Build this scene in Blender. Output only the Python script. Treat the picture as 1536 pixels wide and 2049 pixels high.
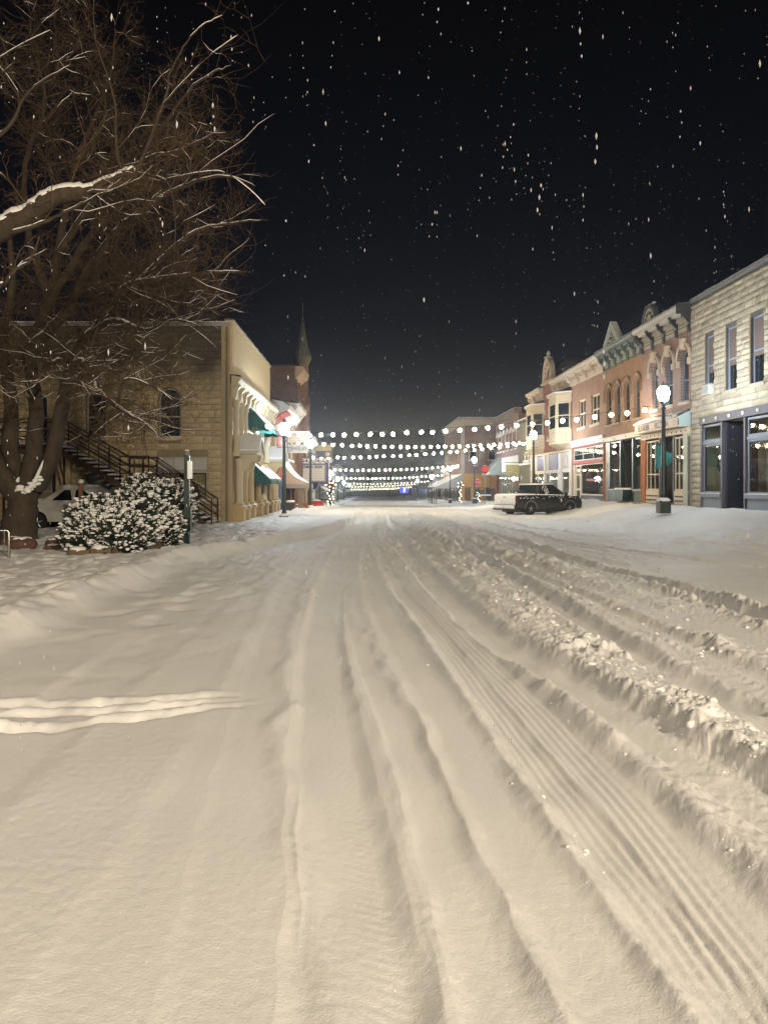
import bpy, math, random
import numpy as np
from mathutils import Vector, Matrix

for o in list(bpy.data.objects):
    bpy.data.objects.remove(o)
S = bpy.context.scene
C = S.collection
R = random.Random(7)
PI = math.pi
F = 1539.0

# ------------------------------------------------------------------ camera
cd = bpy.data.cameras.new('camera')
cam = bpy.data.objects.new('camera', cd); C.objects.link(cam)
cam.location = (0, 0, 1.55); cam.rotation_euler = (PI / 2, 0, 0)
cd.sensor_fit = 'HORIZONTAL'; cd.sensor_width = 36.0; cd.lens = 36.0 * F / 1536
cd.shift_x = 33 / 1536; cd.shift_y = -52.5 / 1536
cd.clip_start = 0.1; cd.clip_end = 3000
S.camera = cam

# ------------------------------------------------------------------ sky (night)
W = bpy.data.worlds.new('World'); S.world = W; W.use_nodes = True
wn = W.node_tree.nodes; wl = W.node_tree.links
bg = wn['Background']
tc = wn.new('ShaderNodeTexCoord'); sx = wn.new('ShaderNodeSeparateXYZ'); cr = wn.new('ShaderNodeValToRGB')
wl.new(tc.outputs['Generated'], sx.inputs[0]); wl.new(sx.outputs['Z'], cr.inputs[0]); wl.new(cr.outputs[0], bg.inputs[0])
cr.color_ramp.elements[0].position = 0.0; cr.color_ramp.elements[0].color = (.0120, .0140, .0200, 1)
cr.color_ramp.elements[1].position = 0.6; cr.color_ramp.elements[1].color = (.0017, .0017, .0021, 1)
e = cr.color_ramp.elements.new(0.2); e.color = (.0048, .0054, .0082, 1)
bg.inputs['Strength'].default_value = 1.0
S.view_settings.view_transform = 'Standard'; S.view_settings.look = 'None'
S.view_settings.exposure = 0.0; S.view_settings.gamma = 1.0; S.view_settings.use_curve_mapping = False
S.render.engine = 'CYCLES'
cy = S.cycles
cy.use_denoising = True
try: cy.denoiser = 'OPENIMAGEDENOISE'
except Exception: pass
cy.max_bounces = 6; cy.diffuse_bounces = 2; cy.glossy_bounces = 3; cy.transmission_bounces = 3
cy.transparent_max_bounces = 8; cy.volume_bounces = 0
cy.sample_clamp_indirect = 4.0; cy.caustics_reflective = False; cy.caustics_refractive = False
try: cy.use_light_tree = True
except Exception: pass

# ------------------------------------------------------------------ street lights behind the viewpoint (they light the near snow and the tree)
def street_light(name, loc, aim, col, watts, size=.5, spread=160):
    l = bpy.data.lights.new(name, 'AREA'); l.shape = 'DISK'; l.size = size; l.color = col; l.energy = watts; l.spread = math.radians(spread)
    o = bpy.data.objects.new(name, l); C.objects.link(o); o.location = loc
    o.rotation_euler = (Vector(aim) - Vector(loc)).to_track_quat('-Z', 'Y').to_euler()
LIGHTS = (((11, -14, 11.0), (0, 12, 0), 8700), ((-3.5, -18, 11.0), (-2, 14, 0), 4700))
for _p, _a, _w in LIGHTS: street_light('street_light', _p, _a, (1, .835, .61), _w, 1.2, 170)

# ------------------------------------------------------------------ materials
MATS = {}
def mat(name, col, rough=.7, spec=.3, metal=0, noise=0, nscale=8.0, bump=0, bscale=40.0, rand=0, emit=None, estr=0, stretch=None):
    if name in MATS: return MATS[name]
    m = bpy.data.materials.new(name); m.use_nodes = True
    n = m.node_tree.nodes; l = m.node_tree.links; b = n['Principled BSDF']
    b.inputs['Base Color'].default_value = (*col, 1); b.inputs['Roughness'].default_value = rough
    b.inputs['Specular IOR Level'].default_value = spec; b.inputs['Metallic'].default_value = metal
    src = None
    if noise or bump:
        t = n.new('ShaderNodeTexCoord'); mp = n.new('ShaderNodeMapping'); l.new(t.outputs['Object'], mp.inputs[0])
        if stretch: mp.inputs['Scale'].default_value = stretch
    if noise:
        x = n.new('ShaderNodeTexNoise'); x.inputs['Scale'].default_value = nscale; x.inputs['Detail'].default_value = 5
        x.inputs['Roughness'].default_value = .65
        l.new(mp.outputs[0], x.inputs['Vector'])
        r = n.new('ShaderNodeMapRange'); l.new(x.outputs['Fac'], r.inputs[0])
        r.inputs[1].default_value = .25; r.inputs[2].default_value = .75
        r.inputs[3].default_value = 1 - noise; r.inputs[4].default_value = 1 + noise
        src = r.outputs[0]
    if rand:
        oi = n.new('ShaderNodeObjectInfo'); r2 = n.new('ShaderNodeMapRange'); l.new(oi.outputs['Random'], r2.inputs[0])
        r2.inputs[3].default_value = 1 - rand; r2.inputs[4].default_value = 1 + rand
        if src:
            mm = n.new('ShaderNodeMath'); mm.operation = 'MULTIPLY'; l.new(src, mm.inputs[0]); l.new(r2.outputs[0], mm.inputs[1]); src = mm.outputs[0]
        else: src = r2.outputs[0]
    if src:
        vm = n.new('ShaderNodeVectorMath'); vm.operation = 'SCALE'; vm.inputs[0].default_value = col
        l.new(src, vm.inputs['Scale']); l.new(vm.outputs[0], b.inputs['Base Color'])
    if bump:
        x = n.new('ShaderNodeTexNoise'); x.inputs['Scale'].default_value = bscale; x.inputs['Detail'].default_value = 4
        l.new(mp.outputs[0], x.inputs['Vector'])
        bp = n.new('ShaderNodeBump'); bp.inputs['Strength'].default_value = bump; bp.inputs['Distance'].default_value = .02
        l.new(x.outputs['Fac'], bp.inputs['Height']); l.new(bp.outputs[0], b.inputs['Normal'])
    if emit:
        b.inputs['Emission Color'].default_value = (*emit, 1); b.inputs['Emission Strength'].default_value = estr
    MATS[name] = m
    return m

def brickmat(name, c1, c2, mortar, bw=.21, bh=.068, wear=.25):
    m = bpy.data.materials.new(name); m.use_nodes = True
    n = m.node_tree.nodes; l = m.node_tree.links; b = n['Principled BSDF']
    t = n.new('ShaderNodeTexCoord'); s = n.new('ShaderNodeSeparateXYZ'); c = n.new('ShaderNodeCombineXYZ')
    a = n.new('ShaderNodeMath'); a.operation = 'ADD'
    l.new(t.outputs['Object'], s.inputs[0]); l.new(s.outputs['X'], a.inputs[0]); l.new(s.outputs['Y'], a.inputs[1])
    l.new(a.outputs[0], c.inputs[0]); l.new(s.outputs['Z'], c.inputs[1])
    k = n.new('ShaderNodeTexBrick'); k.inputs['Scale'].default_value = 1
    k.inputs['Color1'].default_value = (*c1, 1); k.inputs['Color2'].default_value = (*c2, 1); k.inputs['Mortar'].default_value = (*mortar, 1)
    k.inputs['Brick Width'].default_value = bw; k.inputs['Row Height'].default_value = bh
    k.inputs['Mortar Size'].default_value = .015; k.inputs['Mortar Smooth'].default_value = .3; k.inputs['Bias'].default_value = -.1
    l.new(c.outputs[0], k.inputs['Vector'])
    x = n.new('ShaderNodeTexNoise'); x.inputs['Scale'].default_value = 1.6; x.inputs['Detail'].default_value = 6
    l.new(t.outputs['Object'], x.inputs['Vector'])
    r = n.new('ShaderNodeMapRange'); l.new(x.outputs['Fac'], r.inputs[0]); r.inputs[1].default_value = .3; r.inputs[2].default_value = .7
    r.inputs[3].default_value = 1 - wear; r.inputs[4].default_value = 1 + wear
    vm = n.new('ShaderNodeVectorMath'); vm.operation = 'SCALE'
    l.new(k.outputs['Color'], vm.inputs[0]); l.new(r.outputs[0], vm.inputs['Scale']); l.new(vm.outputs[0], b.inputs['Base Color'])
    bp = n.new('ShaderNodeBump'); bp.inputs['Strength'].default_value = .5; bp.inputs['Distance'].default_value = .01; bp.invert = True
    l.new(k.outputs['Fac'], bp.inputs['Height']); l.new(bp.outputs[0], b.inputs['Normal'])
    b.inputs['Roughness'].default_value = .85
    MATS[name] = m
    return m

def emat(name, col, s):
    m = bpy.data.materials.new(name); m.use_nodes = True
    n = m.node_tree.nodes; l = m.node_tree.links; n.remove(n['Principled BSDF'])
    e = n.new('ShaderNodeEmission'); e.inputs[0].default_value = (*col, 1); e.inputs[1].default_value = s
    l.new(e.outputs[0], n['Material Output'].inputs['Surface'])
    MATS[name] = m
    return m

def glassmat(name, tint, refl):
    m = bpy.data.materials.new(name); m.use_nodes = True
    n = m.node_tree.nodes; l = m.node_tree.links; n.remove(n['Principled BSDF'])
    t = n.new('ShaderNodeBsdfTransparent'); t.inputs[0].default_value = (*tint, 1)
    g = n.new('ShaderNodeBsdfGlossy'); g.inputs['Roughness'].default_value = .03
    x = n.new('ShaderNodeMixShader'); lw = n.new('ShaderNodeLayerWeight'); lw.inputs[0].default_value = .3
    r = n.new('ShaderNodeMapRange'); l.new(lw.outputs['Fresnel'], r.inputs[0]); r.inputs[3].default_value = refl; r.inputs[4].default_value = .8
    l.new(r.outputs[0], x.inputs[0]); l.new(t.outputs[0], x.inputs[1]); l.new(g.outputs[0], x.inputs[2])
    l.new(x.outputs[0], n['Material Output'].inputs['Surface'])
    MATS[name] = m
    return m

snow_m = bpy.data.materials.new('snow'); snow_m.use_nodes = True
def _snow():
    n = snow_m.node_tree.nodes; l = snow_m.node_tree.links; b = n['Principled BSDF']
    b.inputs['Base Color'].default_value = (.80, .80, .81, 1); b.inputs['Roughness'].default_value = .62
    b.inputs['Specular IOR Level'].default_value = .25
    t = n.new('ShaderNodeTexCoord')
    x = n.new('ShaderNodeTexNoise'); x.inputs['Scale'].default_value = 55; x.inputs['Detail'].default_value = 6; x.inputs['Roughness'].default_value = .7
    l.new(t.outputs['Object'], x.inputs['Vector'])
    bp = n.new('ShaderNodeBump'); bp.inputs['Strength'].default_value = .16; bp.inputs['Distance'].default_value = .02
    l.new(x.outputs['Fac'], bp.inputs['Height']); l.new(bp.outputs[0], b.inputs['Normal'])
    # fine grain over the soft unevenness
    xg = n.new('ShaderNodeTexNoise'); xg.inputs['Scale'].default_value = 120; xg.inputs['Detail'].default_value = 2
    l.new(t.outputs['Object'], xg.inputs['Vector'])
    b2 = n.new('ShaderNodeBump'); b2.inputs['Strength'].default_value = .32; b2.inputs['Distance'].default_value = .006
    l.new(xg.outputs['Fac'], b2.inputs['Height']); l.new(bp.outputs[0], b2.inputs['Normal']); l.new(b2.outputs[0], b.inputs['Normal'])
    # ice crystals: a few tiny facets tilted at random that catch the lamps
    v = n.new('ShaderNodeTexVoronoi'); v.inputs['Scale'].default_value = 210; l.new(t.outputs['Object'], v.inputs['Vector'])
    s3 = n.new('ShaderNodeSeparateColor'); l.new(v.outputs['Color'], s3.inputs[0])
    gt = n.new('ShaderNodeMath'); gt.operation = 'GREATER_THAN'; gt.inputs[1].default_value = .975; l.new(s3.outputs[0], gt.inputs[0])
    lt = n.new('ShaderNodeMath'); lt.operation = 'LESS_THAN'; lt.inputs[1].default_value = .45; l.new(v.outputs['Distance'], lt.inputs[0])
    an = n.new('ShaderNodeMath'); an.operation = 'MULTIPLY'; l.new(gt.outputs[0], an.inputs[0]); l.new(lt.outputs[0], an.inputs[1])
    cx = n.new('ShaderNodeVectorMath'); cx.operation = 'SUBTRACT'; cx.inputs[1].default_value = (.5, .5, .5); l.new(v.outputs['Color'], cx.inputs[0])
    gm = n.new('ShaderNodeNewGeometry'); ad = n.new('ShaderNodeVectorMath'); ad.operation = 'ADD'
    l.new(gm.outputs['Normal'], ad.inputs[0]); l.new(cx.outputs[0], ad.inputs[1])
    nm = n.new('ShaderNodeVectorMath'); nm.operation = 'NORMALIZE'; l.new(ad.outputs[0], nm.inputs[0])
    b.inputs['Coat Roughness'].default_value = .09; b.inputs['Coat IOR'].default_value = 2.2
    l.new(an.outputs[0], b.inputs['Coat Weight']); l.new(nm.outputs[0], b.inputs['Coat Normal'])
    x2 = n.new('ShaderNodeTexNoise'); x2.inputs['Scale'].default_value = .5; x2.inputs['Detail'].default_value = 5
    l.new(t.outputs['Object'], x2.inputs['Vector'])
    r = n.new('ShaderNodeMapRange'); l.new(x2.outputs['Fac'], r.inputs[0]); r.inputs[1].default_value = .3; r.inputs[2].default_value = .7
    r.inputs[3].default_value = .95; r.inputs[4].default_value = 1.03
    vm = n.new('ShaderNodeVectorMath'); vm.operation = 'SCALE'; vm.inputs[0].default_value = (.82, .82, .825)
    l.new(r.outputs[0], vm.inputs['Scale']); l.new(vm.outputs[0], b.inputs['Base Color'])
_snow()

# ------------------------------------------------------------------ mesh helpers
class MB:
    def __init__(s): s.v = []; s.f = []; s.sm = []
    def add(s, vs, fs, smooth=False):
        b = len(s.v); s.v += [tuple(p) for p in vs]
        s.f += [tuple(i + b for i in f) for f in fs]; s.sm += [smooth] * len(fs)
        return s
    def box(s, x0, x1, y0, y1, z0, z1):
        return s.add([(x0,y0,z0),(x1,y0,z0),(x1,y1,z0),(x0,y1,z0),(x0,y0,z1),(x1,y0,z1),(x1,y1,z1),(x0,y1,z1)],
                     [(0,3,2,1),(4,5,6,7),(0,1,5,4),(1,2,6,5),(2,3,7,6),(3,0,4,7)])
    def quad(s, a, b, c, d): return s.add([a,b,c,d], [(0,1,2,3)])
    def prism(s, pts, fn0, fn1, smooth=False):      # pts 2d counter-clockwise seen from fn0's side
        n = len(pts); A = [fn0(*p) for p in pts]; B = [fn1(*p) for p in pts]
        s.add(A + B, [tuple(range(n)), tuple(range(2*n-1, n-1, -1))])
        return s.add(A + B, [(i, i + n, (i+1) % n + n, (i+1) % n) for i in range(n)], smooth)
    def prism_y(s, pts, y0, y1): return s.prism(pts, lambda x, z: (x, y0, z), lambda x, z: (x, y1, z))
    def prism_x(s, pts, x0, x1): return s.prism(pts, lambda y, z: (x1, y, z), lambda y, z: (x0, y, z))   # pts (y,z)
    def prism_z(s, pts, z0, z1): return s.prism(pts, lambda x, y: (x, y, z1), lambda x, y: (x, y, z0))
    def tube(s, pts, rad, n=6, caps=True, smooth=True):
        pts = [Vector(p) for p in pts]; m = len(pts)
        if not hasattr(rad, '__len__'): rad = [rad] * m
        vs = []; up = None
        for i, p in enumerate(pts):
            t = (pts[min(i+1, m-1)] - pts[max(i-1, 0)])
            if t.length < 1e-9: t = Vector((0, 0, 1))
            t.normalize()
            if up is None: up = Vector((0,0,1)) if abs(t.z) < .9 else Vector((1,0,0))
            a = t.cross(up)
            if a.length < 1e-4: a = t.orthogonal()
            a.normalize(); b = a.cross(t); b.normalize(); up = b
            for k in range(n):
                w = 2 * PI * k / n
                vs.append(p + a * (math.cos(w) * rad[i]) + b * (math.sin(w) * rad[i]))
        fs = [(i*n+k, i*n+(k+1) % n, (i+1)*n+(k+1) % n, (i+1)*n+k) for i in range(m-1) for k in range(n)]
        s.add(vs, fs, smooth)
        if caps: s.add(vs[:n], [tuple(range(n-1, -1, -1))]); s.add(vs[-n:], [tuple(range(n))])
        return s
    def lathe(s, prof, c=(0,0,0), n=12, axis='z', smooth=True):
        vs = []
        for r, h in prof:
            for k in range(n):
                w = 2 * PI * k / n; a = r * math.cos(w); b = r * math.sin(w)
                if axis == 'z': p = (c[0]+a, c[1]+b, c[2]+h)
                elif axis == 'y': p = (c[0]+b, c[1]+h, c[2]+a)
                else: p = (c[0]+h, c[1]+a, c[2]+b)
                vs.append(p)
        m = len(prof)
        s.add(vs, [(i*n+k, i*n+(k+1) % n, (i+1)*n+(k+1) % n, (i+1)*n+k) for i in range(m-1) for k in range(n)], smooth)
        s.add(vs[:n], [tuple(range(n-1, -1, -1))]); s.add(vs[-n:], [tuple(range(n))])
        return s
    def ball(s, c, r, sub=1, jit=0, sq=(1,1,1)):
        vs, fs = ICO[sub]
        s.add([(c[0]+v[0]*r*sq[0]*(1+R.uniform(-jit, jit)), c[1]+v[1]*r*sq[1]*(1+R.uniform(-jit, jit)), c[2]+v[2]*r*sq[2]*(1+R.uniform(-jit, jit))) for v in vs], fs, True)
        return s
    def build(s, name, m, parent=None, kind=None, loc=None):
        me = bpy.data.meshes.new(name); me.from_pydata(s.v, [], s.f)
        me.polygons.foreach_set('use_smooth', s.sm); me.materials.append(m); me.update()
        return link(name, me, parent, kind, loc)

def link(name, me, parent=None, kind=None, loc=None):
    o = bpy.data.objects.new(name, me); C.objects.link(o)
    if parent is not None: o.parent = parent
    if kind: o['kind'] = kind
    if loc is not None: o.location = loc
    return o

def _ico():
    import bmesh
    out = {}
    for k in (1, 2, 3):
        b = bmesh.new(); bmesh.ops.create_icosphere(b, subdivisions=k, radius=1.0)
        b.verts.ensure_lookup_table()
        out[k] = ([tuple(v.co) for v in b.verts], [tuple(v.index for v in f.verts) for f in b.faces]); b.free()
    return out
ICO = _ico()

def tag(o, label, cat, group=None):
    o['label'] = label; o['category'] = cat
    if group: o['group'] = group
    return o
def thing(name, label, cat, loc=(0,0,0), rz=0, group=None):
    o = bpy.data.objects.new(name, None); C.objects.link(o); o.empty_display_size = .2
    o.location = loc; o.rotation_euler = (0, 0, rz)
    return tag(o, label, cat, group)
def kids(o): return [c for c in bpy.data.objects if c.parent == o]
CH = {}
def copytree(o, loc, rz, label):
    ch = {}
    for c in bpy.data.objects:
        if c.parent: ch.setdefault(c.parent.name, []).append(c)
    def cp(a, par):
        b = a.copy(); C.objects.link(b)
        if par is not None: b.parent = par
        for k in ch.get(a.name, []): cp(k, b)
        return b
    n = cp(o, None); n.location = loc; n.rotation_euler = (0, 0, rz); n['label'] = label
    return n

def text_part(name, txt, size, m, parent, loc, rot, depth=.01, squeeze=1.0, bold=0.0, space=1.0):
    cu = bpy.data.curves.new(name, 'FONT'); cu.body = txt; cu.size = size; cu.align_x = 'CENTER'; cu.align_y = 'CENTER'
    cu.extrude = depth; cu.offset = bold; cu.space_character = space; cu.resolution_u = 3
    t = bpy.data.objects.new(name + '_source', cu); C.objects.link(t)
    bpy.context.view_layer.update()
    me = bpy.data.meshes.new_from_object(t.evaluated_get(bpy.context.evaluated_depsgraph_get()))
    bpy.data.objects.remove(t); bpy.data.curves.remove(cu)
    me.name = name; me.materials.clear(); me.materials.append(m)
    o = link(name, me, parent); o.location = loc; o.rotation_euler = rot; o.scale = (squeeze, 1, 1)
    return o

# common materials
glass_dark = mat('dark_window_glass', (.018, .022, .028), .06, .9)
glass_shop = glassmat('shop_glass', (.80, .84, .80), .10)
white_paint = mat('white_paint', (.72, .70, .66), .5, noise=.06, nscale=5)
cream_paint = mat('cream_paint', (.66, .58, .43), .55, noise=.08, nscale=4)
black_paint = mat('black_paint', (.018, .018, .02), .4)
dark_green = mat('dark_green_paint', (.012, .035, .03), .35, .5)
dark_iron = mat('dark_iron', (.035, .025, .02), .5, .5, noise=.3)
inside_m = mat('dark_interior', (.05, .045, .04), .9)
# ------------------------------------------------------------------ snow-covered ground
_rs = np.random.RandomState(3)
_perm = _rs.permutation(512).astype(np.int64)
_perm = np.concatenate([_perm, _perm])
_ga = _rs.rand(512) * 2 * PI
_gx, _gy = np.cos(_ga), np.sin(_ga)
def gn(x, y):
    xi = np.floor(x).astype(np.int64); yi = np.floor(y).astype(np.int64)
    fx = x - xi; fy = y - yi
    u = fx*fx*fx*(fx*(fx*6-15)+10); v = fy*fy*fy*(fy*(fy*6-15)+10)
    def g(a, b, dx, dy):
        h = _perm[_perm[a & 511] + (b & 511)]
        return _gx[h] * dx + _gy[h] * dy
    n00 = g(xi, yi, fx, fy); n10 = g(xi+1, yi, fx-1, fy); n01 = g(xi, yi+1, fx, fy-1); n11 = g(xi+1, yi+1, fx-1, fy-1)
    return ((n00*(1-u)+n10*u)*(1-v) + (n01*(1-u)+n11*u)*v) * 1.5
def fbm(x, y, o=4, g=.5):
    a = 1; s = 0
    for k in range(o):
        s = s + a * gn(x * 2**k + 17.3*k, y * 2**k - 9.1*k); a *= g
    return s
def sst(a, b, x):
    t = np.clip((x - a) / (b - a), 0, 1); return t*t*(3-2*t)
def Gd(px, py): return F * 1.55 / (py - 972.0)
def line(pts):
    d = np.array([Gd(*p) for p in pts]); x = np.array([(p[0]-735)/F for p in pts]) * d
    o = np.argsort(d); d = d[o]; x = x[o]
    k = (x[1]-x[0]) / (d[1]-d[0])
    d = np.concatenate([[0.3], d, [d[-1] + 25]]); x = np.concatenate([[x[0] + k*(0.3-d[1])], x, [x[-1] + .15]])
    dd = np.linspace(.3, d[-1], 600); xx = np.interp(dd, d, x)
    ker = np.hanning(31); ker /= ker.sum()
    xs = np.convolve(np.pad(xx, 15, mode='edge'), ker, mode='valid'); xs[:20] = xx[:20]
    return dd, xs, np.gradient(xs, dd)
RUTS = [  # centre line, width, depth, berm height, ribs
    ([(720,2049),(690,1800),(665,1600),(650,1450),(640,1300),(655,1200),(690,1100),(715,1050),(728,1020)], .44, .048, .015, 2),
    ([(1000,2049),(860,1620),(790,1450),(735,1330),(700,1220),(700,1150),(715,1080)], .28, .03, .004, 0),
    ([(1280,2049),(1000,1640),(905,1450),(830,1330),(760,1210),(735,1130),(725,1060)], .34, .03, .005, 0),
    ([(1500,2049),(1330,1830),(1200,1680),(1000,1430),(880,1270),(800,1180),(762,1110),(735,1060),(728,1030)], .27, .065, .022, 1),
    ([(1536,1900),(1320,1660),(1130,1480),(1000,1360),(900,1260),(830,1180),(780,1100)], .36, .04, .02, 0),
    ([(1536,1610),(1280,1450),(1130,1360),(1000,1290),(930,1230),(850,1150),(800,1090),(770,1050)], .40, .08, .03, 0),
    ([(1536,1450),(1300,1330),(1190,1260),(1060,1180),(930,1100),(850,1050),(800,1025)], .30, .09, .03, 1),
    ([(1536,1250),(1280,1165),(1100,1110),(960,1065),(880,1040)], .36, .08, .05, 0),
    ([(1536,1140),(1300,1110),(1100,1080),(980,1050)], .36, .06, .06, 0),
    ([(1536,1105),(1200,1075),(1050,1055)], .36, .05, .05, 0),
    ([(1240,2049),(1060,1700),(880,1380),(790,1230),(742,1110)], .26, .014, .004, 0),
    ([(1536,1990),(1270,1640),(1070,1420),(915,1270),(815,1160)], .20, .020, .005, 1),
    ([(1536,1360),(1250,1235),(1050,1145),(900,1075)], .22, .030, .008, 1),
    ([(850,2049),(770,1620),(715,1400),(672,1240),(680,1150)], .24, .014, .003, 0),
    ([(470,2049),(495,1700),(528,1480),(553,1300),(590,1180),(640,1100)], .50, .018, .006, 0),
    ([(350,1700),(520,1350),(570,1200)], .40, .010, .004, 0),
    ([(60,1480),(250,1320),(420,1180)], .50, .012, .005, 0),
    ([(150,1400),(360,1250),(470,1170)], .50, .010, .006, 0),
]
BERMS = [  # crest, half width, height, lumpiness
    ([(880,1080),(960,1150),(1080,1235),(1250,1340),(1400,1440),(1536,1530)], .42, .098, 1.0),
    ([(830,1040),(960,1110),(1100,1180),(1250,1235),(1400,1290),(1536,1340)], .44, .088, .9),
    ([(1000,1100),(1180,1170),(1350,1225),(1536,1265)], .26, .10, .8),
    ([(1536,1760),(1300,1600),(1150,1440),(1000,1330),(900,1240),(830,1170)], .13, .075, .25),
    ([(1536,1560),(1350,1450),(1200,1350),(1060,1270),(960,1190)], .16, .06, .6),
    ([(680,2049),(610,1800),(578,1600),(562,1450),(575,1300),(605,1190),(640,1110),(700,1050)], .085, .10, .18),
    ([(850,1850),(800,1600),(745,1430),(700,1340),(672,1200),(690,1140)], .08, .055, .12),
    ([(1150,2049),(1000,1780),(900,1560),(830,1430),(770,1350),(700,1210)], .055, .042, .04),
    ([(1400,2049),(1130,1640),(960,1430),(850,1280),(785,1190)], .09, .055, .3),
    ([(780,1050),(830,1065),(900,1085),(960,1100)], .35, .12, .8),
    ([(860,1040),(940,1060),(1020,1085),(1120,1115)], .35, .12, .7),
]
RUTS = [(line(a), w, dp, b, r) for a, w, dp, b, r in RUTS]
BERMS = [(line(a), w, hh, l) for a, w, hh, l in BERMS]
_kd = [0, 8, 15, 17.7, 20.9, 23.5, 26.2, 31, 33.5, 36, 90]; _kx = [-3.8, -3.8, -3.85, -3.2, -2.4, -1.6, -1.2, -.8, -1.6, -3.1, -3.1]
def roadz(d): return np.interp(d, [0, 48, 80, 125, 260], [0, 0, -.65, -1.2, -2.1])
def height(x, d, fine=True):
    x = np.asarray(x, float); d = np.asarray(d, float)
    z = roadz(d)
    near = 1 - sst(14, 40, d)
    wx = x + .05 * gn(x*2.1, d*2.1)
    rough = np.zeros_like(z); cut = np.zeros_like(z); flat = np.zeros_like(z)
    for (dd, xx, sl), w, dp, b, ribs in RUTS:
        c = np.interp(d, dd, xx); k = 1 / np.sqrt(1 + np.interp(d, dd, sl)**2)
        edge = .035 * gn(d*3.1 + dp*91, x*1.3)
        u = (x - c + edge * .7) * k
        fade = 1 - sst(dd[-1]-20, dd[-1]-2, d)
        f = (1 - sst(w*.5-.08, w*.5+.085, np.abs(u))) * fade
        cut = np.maximum(cut, f * dp * .85); flat = np.maximum(flat, f)
        bl = np.exp(-((np.abs(u) - w*.5 - .09)/.075)**2) * fade * b * .6
        rough = rough + bl * (.8 + 1.0*gn(d*1.1+dp*60, x) + .55 * fbm(x*8+dp*50, d*6, 3, .6))
        if ribs == 1: z = z - f * .006 * (np.cos((x - c) * k * 2*PI/.052) ** 3) * (1 - sst(6, 14, d))
        if ribs == 2: z = z - f * .0022 * np.maximum(0, np.cos((d + np.abs(u)*.5) * 2*PI/.055)) * np.exp(-((u-.10)/.09)**2) * (1 - sst(4, 9, d))
    z = z - cut * (1 + .25*gn(x*3, d*1.4)) + rough * (1 - flat*.8)
    crumb = fbm(x*21 + 3, d*19, 3, .65) * .10 * (1 - sst(10, 18, d))
    for (dd, xx, sl), w, hh, l in BERMS:
        c = np.interp(d, dd, xx); k = 1 / np.sqrt(1 + np.interp(d, dd, sl)**2)
        u = (wx - c + .06 * gn(d*1.7 + hh*40, x*.7)) * k
        fade = (1 - sst(dd[-1]-20, dd[-1]-1, d))
        p = np.exp(-(u/w)**2) * fade * hh * (1 - .75*flat)
        q1 = x*.85 - d*.35 + hh*33; q2 = d*.9 + x*.4              # broken along no single direction
        lump = np.maximum(0, fbm(q1*4.6, q2*4.6, 4, .6) + .18)
        lump2 = np.maximum(0, gn(q1*12.5, q2*12.5) + .05) * (gn(q1*1.7, q2*1.7) > -.1)
        patch = .25 + .75*sst(-.25, .45, gn(d*1.25 + hh*70, x*.9 + l*5))
        z = z + p * (1 + .45*gn(d*.9, x)) * ((1-l*.5) + l * patch * (.58*lump + .36*lump2)) + np.minimum(p, .05) * crumb * (.35 + l)
    # ski / foot furrows crossing on the left
    for pts in ([(-900,1420),(0,1409),(150,1406),(330,1396),(450,1386),(585,1384)], [(-900,1470),(0,1451),(120,1452),(230,1440),(330,1430),(450,1408),(575,1398)], [(-900,1440),(0,1428),(250,1418),(430,1398),(560,1392)]):
        xs = np.array([(p[0]-735)/F*Gd(*p) for p in pts]); ds = np.array([Gd(*p) for p in pts])
        cdd = np.interp(x, xs, ds) + .05*gn(x*3.7+pts[0][1], x*0+3.3)
        ins = 1 - sst(xs[-1]-.9, xs[-1]+.1, x + .2*gn(x*3, d*3))
        u = d - cdd
        br = np.clip(.75 + 1.1*gn(x*1.9+pts[0][1], x*0+1.1) + .5*gn(x*5.5, d*2), .1, 1.4)
        u = u + .03*gn(x*9, d*6)
        z = z - .038 * np.exp(-(u/.05)**2) * ins * br + .013 * np.exp(-((u-.11)/.045)**2) * ins * br * (1 + .8*gn(x*14, d*14))
    # kerb on the left, with the corner bulb-out
    kx = np.interp(d, _kd, _kx) + .10*gn(d*.8, d*0+1.7)
    s = sst(-.55, .25, kx - x)
    dr = fbm(x*.9, d*.9, 4, .55)
    z = z + s * (.17 + .03*dr) + .11 * np.exp(-((kx - x - .05)/.28)**2) * (1 + .4*gn(d*.7, x))
    foot = np.maximum(0, gn(x*3.1+40, d*2.3) - .10) * .12
    z = z - s * foot * (1 - sst(40, 60, d)) + s * .02*fbm(x*4, d*4, 3)
    patch = np.exp(-((x+2.4)/1.1)**2 - ((d-11.5)/4)**2)
    z = z - patch * np.maximum(0, gn(x*2.6+9, d*2.0) - .05) * .07
    # raised walk on the right behind a drifted bank
    fall = np.interp(d, [0, 50, 85, 140], [1, 1, .75, .6])
    x0 = 8.9 + .35*gn(d*.35, d*0+7) + np.interp(d, [0, 34, 38, 46, 50], [0, 0, 1.5, 1.5, .4])
    bk = sst(0, 3.4, x - x0)
    z = z + bk * .66 * fall + bk * .10 * fbm(x*.6, d*.5, 4) * fall
    z = z + np.exp(-((x - x0 - .2)/1.4)**2) * .15 * fbm(x*.55+9, d*.45, 4, .55) * (1-sst(70, 100, d))
    # general drift and grain
    z = z + .030 * fbm(x*.33, d*.33, 3) * (.5 + .5*sst(4, 12, d))
    mid = sst(9, 20, d) * (1 - sst(120, 200, d)) * (1-bk) * (1-s)
    z = z + mid * (.05 * (np.abs(fbm(x*1.3, d*.55, 4, .6)) - .25) + .09 * (np.abs(fbm(x*2.2+5, d*.9, 4, .62)) - .2) * np.exp(-((x-2.2)/3.2)**2))
    if fine:
        z = z + .0016 * fbm(x*19, d*19, 3, .6) * (1 - .3*flat)
    return z
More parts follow.
